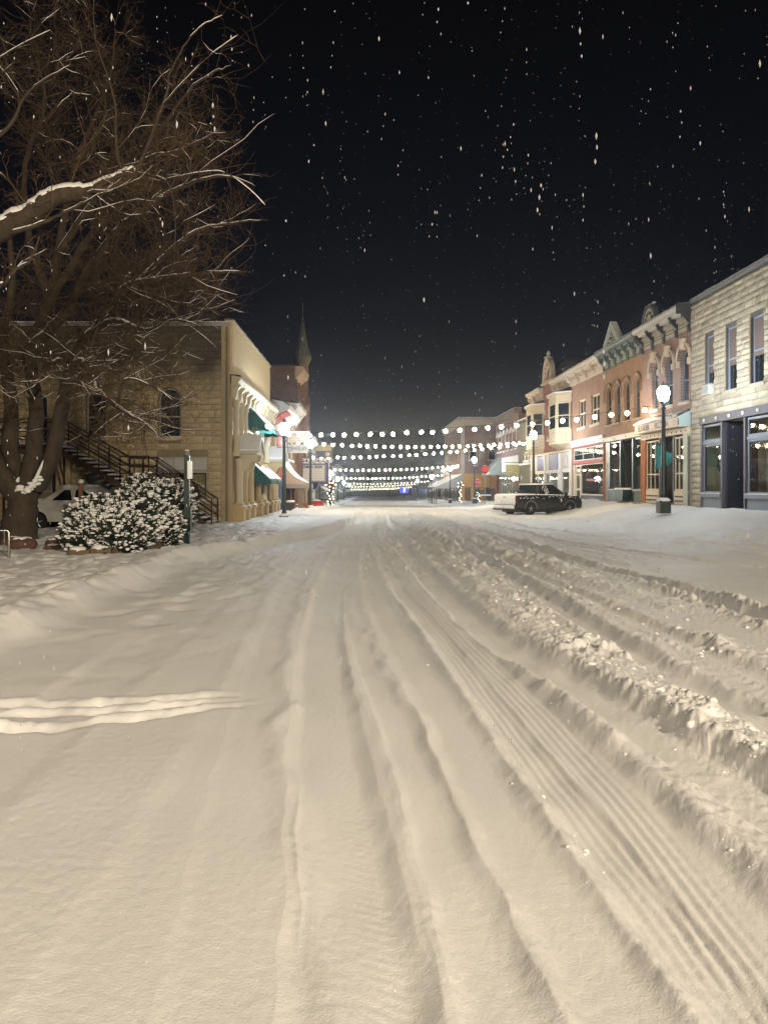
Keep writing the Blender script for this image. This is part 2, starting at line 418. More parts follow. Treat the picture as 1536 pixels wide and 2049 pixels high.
def hz(x, d): return float(height(np.array([x]), np.array([d]), False)[0])

def make_ground():
    nd = 820
    d = np.concatenate([np.exp(np.linspace(math.log(1.2), math.log(80), nd)), np.exp(np.linspace(math.log(81), math.log(260), 46))])
    side = np.linspace(0, 1, 34)[1:] ** 1.7
    t = np.concatenate([(-.60 - 3.4*side)[::-1], np.linspace(-.60, .66, 760), .66 + 3.4*side])
    D, T = np.meshgrid(d, t, indexing='ij')
    X = D * T; Z = height(X, D)
    v = np.stack([X, D, Z], -1).reshape(-1, 3).astype(np.float32)
    a, b = D.shape
    i = (np.arange(a-1)[:, None]*b + np.arange(b-1)[None, :]).reshape(-1)
    q = np.stack([i, i+1, i+b+1, i+b], -1).astype(np.int32)
    me = bpy.data.meshes.new('snowy_street')
    me.vertices.add(len(v)); me.vertices.foreach_set('co', v.reshape(-1))
    me.loops.add(len(q)*4); me.loops.foreach_set('vertex_index', q.reshape(-1))
    me.polygons.add(len(q)); me.polygons.foreach_set('loop_start', np.arange(0, len(q)*4, 4, dtype=np.int32))
    try: me.polygons.foreach_set('loop_total', np.full(len(q), 4, dtype=np.int32))
    except Exception: pass
    me.polygons.foreach_set('use_smooth', np.ones(len(q), dtype=bool))
    me.update(); me.validate(); me.materials.append(snow_m)
    tag(link('snowy_street', me, None, 'structure'), 'snow covered street rutted by tyre tracks between the shops', 'street')
make_ground()
g = MB(); g.quad((-90,-70,-.04), (90,-70,-.04), (90,1.19,-.04), (-90,1.19,-.04))
tag(g.build('snow_field', snow_m, None, 'structure'), 'flat untouched snow at the near end of the street', 'snow')

# lumps of broken snow thrown up along the ruts
def make_clumps():
    m = MB()
    for bi, n, spread in ((0, 250, .20), (1, 180, .22), (2, 100, .24), (4, 60, .12), (3, 40, .06), (8, 40, .06)):
        (dd, xx, sl), w, hh, l = BERMS[bi]
        lo = 3.0 if bi in (3, 5, 8) else 4.2
        for _ in range(n):
            d = lo + (16 - lo) * R.random() ** 1.6
            x = float(np.interp(d, dd, xx)) + R.gauss(0, spread)
            if abs(x / d) > .75: continue
            r = R.choice((.006, .007, .009, .010, .012, .015, .02, .03)) * (1.0 if bi < 3 else .5)
            m.ball((x, d, hz(x, d) - r * .1), r, 1 if r < .018 else 2, .24, (R.uniform(.8, 1.4), R.uniform(.8, 1.3), R.uniform(.6, .9)))
    tag(m.build('snow_clumps', snow_m, None, 'stuff'), 'broken lumps of snow thrown up beside the ruts', 'snow')
make_clumps()

# dark wooded hill closing the street, with the road climbing it
def make_hill():
    n = 60; m = MB()
    xs = [-260 + 520*i/n for i in range(n+1)]; rows = [(240, -2.2), (300, -1.9), (380, 1.0), (480, 6), (640, 10.5)]
    vs = [(x, y, z + (max(0, z) * .18 * math.sin(x*.021+1) + max(0, z)*.08*math.sin(x*.07)) + (2.0 if abs(x) > 70 and z > 0 else 0)) for y, z in rows for x in xs]
    m.add(vs, [(r*(n+1)+i, r*(n+1)+i+1, (r+1)*(n+1)+i+1, (r+1)*(n+1)+i) for r in range(4) for i in range(n)], True)
    tag(m.build('hill', mat('hill_ground', (.10, .10, .10), .9, noise=.5, nscale=.05), None, 'structure'), 'dark wooded hill closing the far end of the street', 'hill')
    m = MB()
    for k in range(12):
        a, b = (-16 + k*4.6, 300 + k*9), (-16 + (k+1)*4.6, 300 + (k+1)*9)
        za, zb = -1.2 + k*.21, -1.2 + (k+1)*.21
        m.quad((a[0], a[1]-5, za), (b[0], b[1]-5, zb), (b[0], b[1]+6, zb+.9), (a[0], a[1]+6, za+.9))
    tag(m.build('hill_road', snow_m, None, 'structure'), 'snowy road slanting up the dark hill beyond the shops', 'road')
make_hill()
# ------------------------------------------------------------------ building helpers (local frame: x along the front, y into the building, z up)
def arc(x0, x1, zs, rise, n=10):      # from left spring to right spring
    c = (x0+x1)/2; a = (x1-x0)/2
    return [(c - a*math.cos(PI*k/n), zs + rise*math.sin(PI*k/n)) for k in range(n+1)]
def wall_mb(Wd, z0, H, T, ops=(), rd=.18):
    """front at y=0 with real openings (x0,x1,z0,z1,arch rise), solid sides, back and top"""
    m = MB()
    xs = sorted({0, Wd, *[o[0] for o in ops], *[o[1] for o in ops]}); zs = sorted({z0, H, *[o[2] for o in ops], *[o[3] for o in ops]})
    for i in range(len(xs)-1):
        for j in range(len(zs)-1):
            cx = (xs[i]+xs[i+1])/2; cz = (zs[j]+zs[j+1])/2
            if any(o[0] < cx < o[1] and o[2] < cz < o[3] for o in ops): continue
            m.quad((xs[i],0,zs[j]), (xs[i+1],0,zs[j]), (xs[i+1],0,zs[j+1]), (xs[i],0,zs[j+1]))
    for o in ops:
        x0, x1, a, b = o[:4]; rise = o[4] if len(o) > 4 else 0
        s = b - rise
        m.quad((x0,0,a),(x0,0,s),(x0,rd,s),(x0,rd,a)); m.quad((x1,0,a),(x1,rd,a),(x1,rd,s),(x1,0,s))
        m.quad((x0,0,a),(x0,rd,a),(x1,rd,a),(x1,0,a))
        if rise:
            p = arc(x0, x1, s, rise); h = len(p)//2
            m.add([(x0,0,b)] + [(x,0,z) for x, z in p[:h+1]], [(0, k+2, k+1) for k in range(h)])
            m.add([(x1,0,b)] + [(x,0,z) for x, z in p[h:]], [(0, k+2, k+1) for k in range(len(p)-1-h)])
            for k in range(len(p)-1):
                m.quad((p[k][0],0,p[k][1]), (p[k+1][0],0,p[k+1][1]), (p[k+1][0],rd,p[k+1][1]), (p[k][0],rd,p[k][1]))
        else: m.quad((x0,0,b),(x1,0,b),(x1,rd,b),(x0,rd,b))
    m.quad((0,T,z0),(0,0,z0),(0,0,H),(0,T,H)); m.quad((Wd,0,z0),(Wd,T,z0),(Wd,T,H),(Wd,0,H))
    m.quad((Wd,T,z0),(0,T,z0),(0,T,H),(Wd,T,H)); m.quad((0,0,H),(Wd,0,H),(Wd,T,H),(0,T,H))
    return m
def window(par, x0, x1, z0, z1, rise=0, fm=None, rd=.12, bars=(), vbars=(), fw=.06, pane=None, sill=None, sillsnow=True, name='window', shade=None, y=0, panes=True):
    """frame (a part) with its panes as sub-parts; bars = fractions of horizontal bars, vbars of vertical ones"""
    fm = fm or white_paint; pane = pane or glass_dark
    f = MB(); s = z1 - rise; ya, yb = y+rd, y+rd+.05
    f.box(x0, x0+fw, ya, yb, z0, s); f.box(x1-fw, x1, ya, yb, z0, s); f.box(x0+fw, x1-fw, ya, yb, z0, z0+fw)
    if rise:
        A = arc(x0, x1, s, rise); B = arc(x0+fw, x1-fw, s, rise-fw)
        for k in range(len(A)-1):
            q = [A[k], A[k+1], B[k+1], B[k]]
            f.prism_y(q[::-1], ya, yb)
    else: f.box(x0+fw, x1-fw, ya, yb, z1-fw, z1)
    for b in bars:
        zz = z0 + (z1-z0)*b; f.box(x0+fw, x1-fw, ya-.015, yb-.01, zz-fw*.4, zz+fw*.4)
    for b in vbars:
        xx = x0 + (x1-x0)*b; f.box(xx-fw*.35, xx+fw*.35, ya-.012, yb-.012, z0+fw, z1-fw-(rise*.25 if rise else 0))
    w = f.build(name, fm, par)
    g = MB(); yp = y+rd+.035
    if rise:
        P = [(x0+fw*.5, z0+fw*.5), (x1-fw*.5, z0+fw*.5)] + arc(x0+fw*.5, x1-fw*.5, s, rise-fw*.5)[::-1]
        g.add([(x, yp, z) for x, z in P], [tuple(range(len(P)))])
        g.build('pane', pane, w)
    else:
        hz_ = [0] + list(bars) + [1] if len(bars) <= 2 else [0, 1]; vz_ = [0] + list(vbars) + [1] if len(vbars) <= 3 else [0, 1]
        for i in range(len(hz_)-1):
            for j in range(len(vz_)-1):
                a = x0 + fw*.3 + (x1-x0-fw*.6)*vz_[j]; b = x0 + fw*.3 + (x1-x0-fw*.6)*vz_[j+1]
                c = z0 + fw*.3 + (z1-z0-fw*.6)*hz_[i]; d = z0 + fw*.3 + (z1-z0-fw*.6)*hz_[i+1]
                g2 = MB().quad((a,yp,c),(b,yp,c),(b,yp,d),(a,yp,d)); g2.build('pane', pane, w)
    if shade:
        zs = z1 - (z1-z0)*shade[0]
        MB().box(x0+fw, x1-fw, y+rd+.012, y+rd+.026, zs, z1-fw).build('blind', shade[1], w)
    if sill:
        MB().box(x0-.1, x1+.1, y-.10, y+rd+.02, z0-.12, z0-.002).build('sill', sill, w)
        if sillsnow: snowcap([(x0-.08, y-.09), (x1+.08, y-.09), (x1+.08, y+rd-.01), (x0-.08, y+rd-.01)], z0-.004, .045, w)
    return w
def snowcap(poly, z, h, par, name='snow'):
    m = MB(); c = (sum(p[0] for p in poly)/len(poly), sum(p[1] for p in poly)/len(poly))
    n = len(poly); k = .82
    top = [(c[0]+(p[0]-c[0])*(k if abs(p[0]-c[0]) < .5 else 1-.05/abs(p[0]-c[0])), c[1]+(p[1]-c[1])*k) for p in poly]
    m.add([(*p, z) for p in poly] + [(*p, z+h) for p in top], [tuple(range(n, 2*n))] + [(i, (i+1) % n, (i+1) % n+n, i+n) for i in range(n)], True)
    return m.build(name, snow_m, par)
def snowridge(x0, x1, y0, y1, z, h, par, seg=24, name='snow'):
    """uneven strip of snow lying along a ledge"""
    m = MB(); vs = []
    for i in range(seg+1):
        x = x0 + (x1-x0)*i/seg; q = h*(.75+.5*R.random()); j = R.uniform(-.02, .02)
        vs += [(x, y0+j, z), (x, y0+.02+j, z+q*.75), (x, (y0+y1)/2, z+q), (x, y1, z+q*.8), (x, y1, z)]
    m.add(vs, [(i*5+k, (i+1)*5+k, (i+1)*5+k+1, i*5+k+1) for i in range(seg) for k in range(4)], True)
    return m.build(name, snow_m, par)
def extr(prof, x0, x1):               # profile of (y,z) swept along x
    return MB().prism_x(prof, x0, x1)
def dup(o, par, loc=None, scale=None):
    c = o.copy(); C.objects.link(c); c.parent = par
    if loc is not None: c.location = loc
    if scale is not None: c.scale = scale
    return c

# rough-faced stone blocks: a few shared meshes, scaled per block
def stone_meshes(m, n=6):
    out = []
    for k in range(n):
        b = MB(); N = 5; M = 3; vs = []
        for j in range(M+1):
            for i in range(N+1):
                ed = i in (0, N) or j in (0, M)
                vs.append((-.5 + i/N + (0 if i in (0, N) else R.uniform(-.04, .04)), (-.35 if ed else -.9 - R.uniform(0, .5)), -.5 + j/M + (0 if j in (0, M) else R.uniform(-.08, .08))))
        b.add(vs, [(j*(N+1)+i, j*(N+1)+i+1, (j+1)*(N+1)+i+1, (j+1)*(N+1)+i) for j in range(M) for i in range(N)], False)
        c = [(-.5,-.35,-.5),(.5,-.35,-.5),(.5,-.35,.5),(-.5,-.35,.5),(-.5,.5,-.5),(.5,.5,-.5),(.5,.5,.5),(-.5,.5,.5)]
        b.add(c, [(0,4,5,1),(1,5,6,2),(2,6,7,3),(3,7,4,0)])
        me = bpy.data.meshes.new('stone'); me.from_pydata(b.v, [], b.f); me.materials.append(m); me.update(); out.append(me)
    return out
def lay_stones(par, meshes, x0, x1, z0, z1, holes, ch, lens, proud, limit=300, prefer=None, stuffm=None):
    """courses of separate stones in front of the wall core, leaving the openings free"""
    cells = []; z = z0; row = 0
    while z < z1 - .08:
        h = min(ch * R.choice((.85, 1, 1, 1.15)), z1 - z)
        if z1 - z - h < .12: h = z1 - z
        spans = [(x0, x1)]
        for (a, b, c, d) in holes:
            if c < z + h - .02 and d > z + .02:
                ns = []
                for s, e in spans:
                    if b <= s or a >= e: ns.append((s, e)); continue
                    if a > s: ns.append((s, a))
                    if b < e: ns.append((b, e))
                spans = ns
        for s, e in spans:
            x = s - (R.uniform(0, .3) if e - s > .9 else 0)
            while x < e - .02:
                w = R.uniform(*lens)
                if e - x - w < .22: w = e - x
                a = max(x, s); b = min(x + w, e)
                if b - a > .04: cells.append((a, b, z, z+h))
                x += w
        z += h; row += 1
    if prefer: cells.sort(key=prefer)
    j = .020
    for a, b, c, d in cells[:limit]:
        o = link('stone', R.choice(meshes), par)
        o.location = ((a+b)/2, -proud*.35 + R.uniform(-.008, .008), (c+d)/2); o.scale = (b-a-j, proud, d-c-j)
    rest = cells[limit:]
    if rest:
        m = MB()
        for a, b, c, d in rest: m.box(a+j/2, b-j/2, -proud*.9, .02, c+j/2, d-j/2)
        m.build('stonework', stuffm, par, 'stuff')

XR = 14.0; XL = -5.3
def right(name, label, dfar, cat='building', x=XR): return thing(name, label, cat, (x, dfar, 0), -PI/2)
def left(name, label, dnear, cat='building', x=XL): return thing(name, label, cat, (x, dnear, 0), PI/2)

# ================================================================== right side of the street
limestone = mat('buff_limestone', (.55, .475, .36), .88, noise=.22, nscale=3, bump=.8, bscale=14, rand=.20)
mortar = mat('grey_mortar', (.17, .155, .13), .95, noise=.2, nscale=6)
slate_paint = mat('slate_grey_paint', (.085, .085, .11), .45, noise=.1)
slate_light = mat('pale_slate_paint', (.20, .22, .26), .5, noise=.1)
blind_m = mat('brown_blind', (.22, .16, .14), .9, noise=.1, nscale=20)
warm_inside = mat('cream_interior_wall', (.62, .54, .34), .9, noise=.1)
bulb_m = emat('ceiling_lamp_glow', (1, .88, .66), 40)

def storefront_room(par, x0, x1, z0, z1, y0, y1, wallm, floorm=inside_m):
    m = MB()
    m.quad((x0,y1,z0),(x1,y1,z0),(x1,y1,z1),(x0,y1,z1)); m.quad((x0,y0,z0),(x0,y1,z0),(x0,y1,z1),(x0,y0,z1))
    m.quad((x1,y1,z0),(x1,y0,z0),(x1,y0,z1),(x1,y1,z1)); m.quad((x0,y0,z1),(x0,y1,z1),(x1,y1,z1),(x1,y0,z1)); m.quad((x0,y1,z0),(x0,y0,z0),(x1,y0,z0),(x1,y1,z0))
    return m.build('shop_interior', wallm, par)

def stone_shop():
    b = right('stone_shop', 'two storey pale limestone block building with slate grey shopfront', 33.15)
    Wd = 12.6; H = 9.42
    wins = [(1.25,2.15,5.25,7.72), (3.1,4.05,5.22,7.70), (5.05,6.05,5.22,7.70), (7.0,8.0,5.22,7.70), (9.1,10.1,5.22,7.70)]
    front = (.92, 11.9, .35, 4.10)
    wall_mb(Wd, -.2, H, 12, wins + [front], .24).build('wall', mortar, b)
    sm = stone_meshes(limestone)
    holes = list(wins) + [(.85, 12.0, -.3, 4.42)]
    lay_stones(kid(b, 'wall'), sm, 0, Wd, .1, H-.12, holes, .25, (.34, .85), .055, 300, prefer=lambda c: c[0] + .25*abs(c[2]-6), stuffm=limestone)
    for k, (x0, x1, z0, z1) in enumerate(wins):
        fm = mat('pale_blue_frame', (.32, .38, .50), .5)
        w = window(b, x0, x1, z0, z1, 0, fm, .10, (.5,), (), .07, sill=limestone, shade=((.62, .60, .58, .6, .6)[k], blind_m))
        if k == 0:
            a = thing('window_air_conditioner', 'white window air conditioner in the upper window beside the pizzeria', 'air conditioner')
            a.parent = None; a.matrix_world = Matrix.Translation((XR, 33.15, 0)) @ Matrix.Rotation(-PI/2, 4, 'Z')
            MB().box(x0+.16, x1-.10, -.22, .24, z0+.02, z0+.42).build('casing', white_paint, a)
            gq = MB()
            for i in range(7): gq.box(x0+.22, x1-.16, -.235, -.222, z0+.07+i*.045, z0+.09+i*.045)
            gq.build('grille', mat('grey_plastic', (.3,.3,.3)), a)
            snowcap([(x0+.16,-.22),(x1-.1,-.22),(x1-.1,.2),(x0+.16,.2)], z0+.42, .05, a)
    # coping
    MB().box(-.05, Wd, -.12, .6, H, H+.10).build('coping', mat('grey_tin', (.30, .30, .30), .5), b)
    snowridge(-.05, Wd, -.13, .6, H+.10, .09, b, 40)
    # shopfront band
    MB().box(.86, 11.95, -.10, .10, 4.10, 4.40).build('fascia', slate_paint, b)
    d0 = MB().lathe([(.0,-.03),(.06,-.025),(.075,0),(.075,.01)], (0,0,0), 12, 'y').build('rosette', white_paint, b)
    d0.location = (1.35, -.11, 4.25)
    for x in (2.45, 3.55, 4.65, 5.75, 6.85): dup(d0, b, (x, -.11, 4.25))
    # bays: display window, recessed door, display window
    zt = 3.30
    def display(x0, x1):
        window(b, x0, x1, zt+.06, 4.06, 0, slate_light, .02, (), (), .09, pane=glass_shop, name='transom_window')
        window(b, x0, x1, 1.24, zt-.04, 0, slate_light, .02, (), (), .09, pane=glass_shop, name='display_window')
        MB().box(x0, x1, -.02, .12, zt-.04, zt+.06).build('transom_bar', slate_light, b)
        MB().box(x0-.03, x1+.03, -.12, .16, 1.08, 1.235).build('sill', slate_light, b)
        MB().box(x0, x1, -.02, .12, .2, 1.075).build('stall_riser', slate_light, b)
        snowcap([(x0,-.11),(x1,-.11),(x1,.0),(x0,.0)], 1.236, .03, b)
    display(1.0, 2.72); display(4.78, 7.6); display(9.6, 11.8)
    for x in (.92, 2.76, 4.62, 7.64, 9.44, 11.84): MB().box(x, x+.12, -.06, .14, .2, 4.095).build('pilaster', slate_paint, b)
    MB().box(2.9, 3.0, .13, 1.3, .2, 4.09).build('recess_wall', mat('navy_paint', (.035, .035, .05), .4), b)
    w = window(b, 3.05, 4.55, 3.36, 4.05, 0, slate_paint, .9, (), (), .1, pane=glass_shop, name='transom_window')
    dr = window(b, 3.05, 4.55, .6, 3.3, 0, slate_paint, .9, (.14,), (), .13, pane=glass_shop, name='door')
    MB().lathe([(.02,0),(.02,.22)], (3.22, .84, 1.65), 6).build('handle', mat('brass', (.5,.36,.12), .3, metal=1), dr)
    MB().box(7.8, 9.4, .3, .4, .2, 4.05).build('panel', slate_paint, b)
    storefront_room(b, .93, 11.88, .35, 4.09, .20, 5.0, warm_inside)
    # furnishings seen through the glass
    for (x, y, z) in ((2.1, 1.9, 4.02), (3.9, 2.2, 4.02), (5.6, 1.6, 4.02), (7.0, 2.5, 4.02)):
        l = thing('ceiling_lamp', 'small round ceiling lamp glowing inside the slate grey shopfront', 'lamp', (XR + y, 33.15 - x, 0), 0, 'ceiling lamps inside the grey shop')
        MB().lathe([(.10,0),(.10,.03),(.02,.05)], (0,0,z-.02), 10).build('bezel', white_paint, l)
        MB().lathe([(.08,-.005),(.08,.0)], (0,0,z-.022), 10).build('diffuser', bulb_m, l)
    bl = thing('slatted_blind', 'cream slatted blind hanging behind the left display window of the grey shop', 'blind', (XR, 33.15, 0), -PI/2)
    for i in range(24): MB().box(1.12, 2.62, .55, .60, 1.3+i*.062, 1.343+i*.062).build('slat', mat('cream_slat', (.66,.56,.30), .6), bl)
    wr = MB()
    for i in range(150):
        a = R.uniform(0, 2*PI); q = .25 + R.uniform(-.08, .08); wr.ball((1.95+q*math.cos(a), .38+R.uniform(-.05,.05), 2.42+q*math.sin(a)), R.uniform(.02,.045), 1, .3)
    wo = thing('wreath', 'round green wreath hanging in the left display window of the grey shop', 'wreath', (XR, 33.15, 0), -PI/2)
    wr.build('foliage', mat('wreath_green', (.03,.06,.035), .8), wo)
    MB().ball((1.95,.36,2.42), .09, 2, .1).build('ornament', white_paint, wo)
    pl = thing('shop_plant', 'leafy green plant in a dark tub behind the glass shop door', 'plant', (XR, 33.15, 0), -PI/2)
    q = MB()
    for i in range(160): 
        p = (3.85+R.gauss(0,.22), 1.7+R.gauss(0,.2), 2.1+R.gauss(0,.28)); q.ball(p, R.uniform(.03,.07), 1, .4)
    q.build('foliage', mat('plant_green', (.10,.19,.04), .7), pl)
    MB().lathe([(.22,.8),(.30,1.5),(.27,1.5)], (3.85,1.7,0), 12).build('tub', black_paint, pl)
    cab = thing('display_cabinet', 'dark glazed display cabinet inside the right hand window of the grey shop', 'cabinet', (XR, 33.15, 0), -PI/2)
    MB().box(5.6, 7.4, 2.2, 2.7, .5, 2.9).build('carcass', mat('dark_wood', (.06,.05,.045), .5), cab)
    for i in range(3):
        MB().box(5.66+i*.58, 6.18+i*.58, 2.16, 2.198, .7, 2.8).build('door', mat('grey_glass', (.10,.115,.12), .15), cab)
    tb = thing('display_table', 'dark low display table behind the left window of the grey shop', 'table', (XR, 33.15, 0), -PI/2)
    MB().box(1.2, 2.6, .8, 1.5, 1.38, 1.45).build('tabletop', mat('dark_wood', (.06,.05,.045), .5), tb)
    for x in (1.25, 2.5):
        for y in (.85, 1.4): MB().box(x, x+.06, y, y+.06, .36, 1.379).build('leg', MATS['dark_wood'], tb)
    for i in range(9):
        x = 1.3+R.random()*1.2; y = .9+R.random()*.5; k = R.uniform(.06,.14)
        bx = MB().box(x, x+k, y, y+k, 1.452, 1.452+R.uniform(.1,.25)).build('gift_box', mat('box_paper%d' % (i % 3), ((.25,.1,.06),(.1,.14,.08),(.4,.34,.2))[i % 3], .7))
        bx.matrix_world = Matrix.Translation((XR, 33.15, 0)) @ Matrix.Rotation(-PI/2, 4, 'Z')
        tag(bx, ('brown','green','cream')[i % 3] + ' boxed goods standing on the dark table in the grey shop window', 'box', 'boxed goods in the grey shop window')
def kid(o, n):
    for c in bpy.data.objects:
        if c.parent == o and c.name.split('.')[0] == n: return c

def cornice(par, x0, x1, ztop, drop, proj, m, bm, nb, panelm=None, bh=None, dent=True):
    """bracketed cornice: crown moulding, dentils, frieze panels, scroll brackets"""
    extr([(0,ztop-drop),(-.05,ztop-drop),(-.05,ztop-.36),(-proj*.55,ztop-.34),(-proj*.62,ztop-.22),(-proj*.9,ztop-.18),(-proj,ztop-.05),(-proj,ztop),(.3,ztop),(.3,ztop-drop)][::-1], x0, x1).build('cornice', m, par)
    step = (x1-x0)/nb
    q = MB(); bh = bh or drop
    q.prism_x([(-.05,ztop-.345),(-.05,ztop-bh-.12),(-.12,ztop-bh-.10),(-.15,ztop-bh+.10),(-.12,ztop-bh+.24),(-.20,ztop-.70),(-proj*.62,ztop-.52),(-proj*.66,ztop-.345)], -.09, .09)
    q.box(-.11, .11, -proj*.70, -.051, ztop-.345, ztop-.24)
    br = q.build('bracket', bm, par); br.location = (x0 + .12, 0, 0)
    for i in range(1, nb+1):
        dup(br, par, (x0 + i*step - (.12 if i == nb else 0), 0, 0))
    if panelm:
        for i in range(nb):
            a, b = x0 + i*step + .20, x0 + (i+1)*step - .20
            f = MB(); za, zb = ztop-drop+.08, ztop-.62
            f.box(a, b, -.075, -.052, za, zb); f.build('frieze_panel', panelm, par)
            f = MB(); t = .035
            f.box(a+.07, b-.07, -.088, -.076, za+.06, za+.06+t); f.box(a+.07, b-.07, -.088, -.076, zb-.06-t, zb-.06)
            f.box(a+.07, a+.07+t, -.088, -.076, za+.06+t, zb-.06-t); f.box(b-.07-t, b-.07, -.088, -.076, za+.06+t, zb-.06-t)
            f.build('panel_moulding', bm, par)
    if dent:
        f = MB(); x = x0 + .2
        while x < x1 - .2: f.box(x, x+.07, -.16, -.052, ztop-.56, ztop-.40); x += .14
        f.build('dentils', panelm or m, par, 'stuff')
    snowridge(x0, x1, -proj, .25, ztop, .09, par, 30)

def pizzeria():
    b = right('pizzeria', 'red brick pizzeria with bracketed grey cornice and cream shopfront', 39.05)
    red = brickmat('red_brick', (.24, .08, .05), (.17, .055, .035), (.42, .35, .29))
    Wd = 5.85; ZB = 8.3
    wins = [(1.15,2.0,5.25,7.58,.43), (2.88,3.75,5.25,7.58,.43), (4.65,5.5,5.25,7.58,.43)]
    wall_mb(Wd, -.2, 9.3, 12, wins + [(.35, 4.95, .75, 3.84)], .2).build('wall', red, b)
    cream = mat('cream_trim', (.64, .54, .40), .6, noise=.1)
    fr = mat('blue_grey_frame', (.16, .19, .22), .5)
    for x0, x1, z0, z1, r in wins:
        w = window(b, x0, x1, z0, z1, r, fr, .13, (.42,), (), .08, sill=cream)
        A = arc(x0-.10, x1+.10, z1-r, r+.10, 12); B = arc(x0-.24, x1+.24, z1-r, r+.26, 12)
        h = MB()
        for k in range(12): h.prism_y([A[k], A[k+1], B[k+1], B[k]][::-1], -.07, .03)
        h.build('window_hood', red, b)
        h2 = MB(); A2 = arc(x0-.25, x1+.25, z1-r, r+.27, 12); B2 = arc(x0-.32, x1+.32, z1-r, r+.34, 12)
        for k in range(12): h2.prism_y([A2[k], A2[k+1], B2[k+1], B2[k]][::-1], -.12, .02)
        mat('brown_stone', (.20,.13,.10), .8); h2.build('hood_moulding', cream, b)
        c = (x0+x1)/2
        MB().prism_y([(c-.10,z1-.02),(c+.10,z1-.02),(c+.16,z1+.46),(c-.16,z1+.46)][::-1], -.19, .02).build('keystone', cream, b)
        for s in (x0-.24, x1+.10):
            MB().box(s, s+.15, -.13, .02, z1-r-.30, z1-r-.02).build('impost', cream, b)
    gc = mat('grey_cornice', (.42, .40, .37), .55, noise=.1); gb = mat('charcoal_bracket', (.05, .05, .05), .5)
    cornice(b, -.02, Wd, 9.38, 1.0, .62, gc, gb, 4, mat('buff_panel', (.50, .43, .31), .6), 1.05)
    # arched crest on the cornice
    cr_ = thing('cornice_crest', 'arched crest standing on the pizzeria cornice', 'ornament', (XR, 39.05, 0), -PI/2)
    A = arc(1.25, 3.0, 9.39, .85, 14); B = arc(1.41, 2.84, 9.39, .68, 14)
    h = MB()
    for k in range(14): h.prism_y([A[k], A[k+1], B[k+1], B[k]], -.56, -.30)
    h.build('arch', mat('slate_trim', (.10,.10,.11), .5), cr_)
    MB().prism_y([(x, z) for x, z in B[::-1]], -.50, -.36).build('tympanum', mat('buff_panel', (.5,.43,.31)), cr_)
    h = MB()
    for k in range(5):
        a = PI*(k+.5)/5; h.box(2.12+.42*math.cos(a)-.08, 2.12+.42*math.cos(a)+.08, -.53, -.501, 9.47+.38*math.sin(a)-.07, 9.47+.38*math.sin(a)+.07)
    h.build('relief', gb, cr_)
    for k in range(1): snowridge(1.6, 2.6, -.52, -.34, 10.24, .05, cr_, 6)
    # end post
    MB().box(Wd-.10, Wd+.02, -.66, .2, 9.0, 9.44).build('cornice_end', gb, b)
    # sign box
    sg = thing('pizzeria_sign', 'long cream box sign lettered ELKADER PIZZERIA above the shop windows', 'sign', (XR, 39.05, 0), -PI/2)
    MB().box(.18, 5.62, -.50, -.02, 4.14, 4.56).build('sign_box', cream, sg)
    MB().box(.26, 5.54, -.515, -.503, 4.19, 4.51).build('sign_face', mat('pale_pink_board', (.62,.50,.42), .6), sg)
    tm = mat('brown_lettering', (.07, .045, .045), .5)
    text_part('lettering', 'ELKADER', .37, tm, sg, (1.45, -.518, 4.345), (PI/2,0,0), .006, .98, .010)
    text_part('lettering', 'PIZZERIA', .37, tm, sg, (3.72, -.518, 4.345), (PI/2,0,0), .006, 1.10, .010)
    for zz in (4.43, 4.36, 4.26): MB().box(5.06, 5.42, -.519, -.516, zz-.014, zz+.018).build('small_print', mat('faded_print', (.36,.25,.21), .6), sg)
    MB().prism_x([(-.55,4.57),(.0,4.82),(.0,4.57)][::-1], .14, 5.62).build('sign_roof', cream, sg)
    m = MB(); vs = []
    for i in range(25):
        x = .12 + 5.52*i/24; q = R.uniform(.04,.09)
        vs += [(x,-.58,4.575),(x,-.57,4.62+q*.5),(x,-.28,4.75+q),(x,0,4.84+q),(x,0,4.8)]
    m.add(vs, [(i*5+k, (i+1)*5+k, (i+1)*5+k+1, i*5+k+1) for i in range(24) for k in range(4)], True); m.build('snow', snow_m, sg)
    MB().prism_x([(-.50,4.12),(-.52,4.58),(.0,4.84),(.0,4.12)][::-1], 5.625, 5.72).build('end_panel', mat('pale_teal_paint', (.42,.55,.55), .5), sg)
    MB().box(5.65, 5.71, -.56, -.46, 4.2, 4.5).build('end_bracket', slate_paint, sg)
    # dotted band
    MB().box(.05, Wd-.02, -.14, .12, 3.85, 4.10).build('fascia', cream, b)
    d0 = MB().lathe([(.0,-.02),(.045,-.015),(.05,0)], (0,0,0), 8, 'y').build('rosette', black_paint, b); d0.location = (.35, -.142, 3.97)
    for i in range(1, 11): dup(d0, b, (.35+i*.52, -.142, 3.97))
    # shopfront
    MB().box(.0, .36, -.05, .1, -.1, 3.84).build('brick_pier', mat('orange_brick_pier', (.36,.14,.06), .85, noise=.3, nscale=9), b)
    def bay(x0, x1, nv, bars):
        window(b, x0, x1, 1.33, 3.76, 0, cream, .02, bars, [k/nv for k in range(1, nv)], .075, pane=glass_shop, name='display_window')
        MB().box(x0, x1, -.02, .14, .5, 1.325).build('stall_riser', cream, b)
        for zz in (1.06, .86): MB().box(x0+.08, x1-.08, -.032, -.021, zz-.035, zz+.035).build('inset_stripe', black_paint, b)
    bay(.42, 2.1, 3, (.32,)); bay(3.95, 5.4, 3, (.32, .65))
    MB().box(2.14, 2.26, -.02, .3, .5, 3.84).build('jamb', black_paint, b); MB().box(3.80, 3.92, -.02, .3, .5, 3.84).build('jamb', black_paint, b)
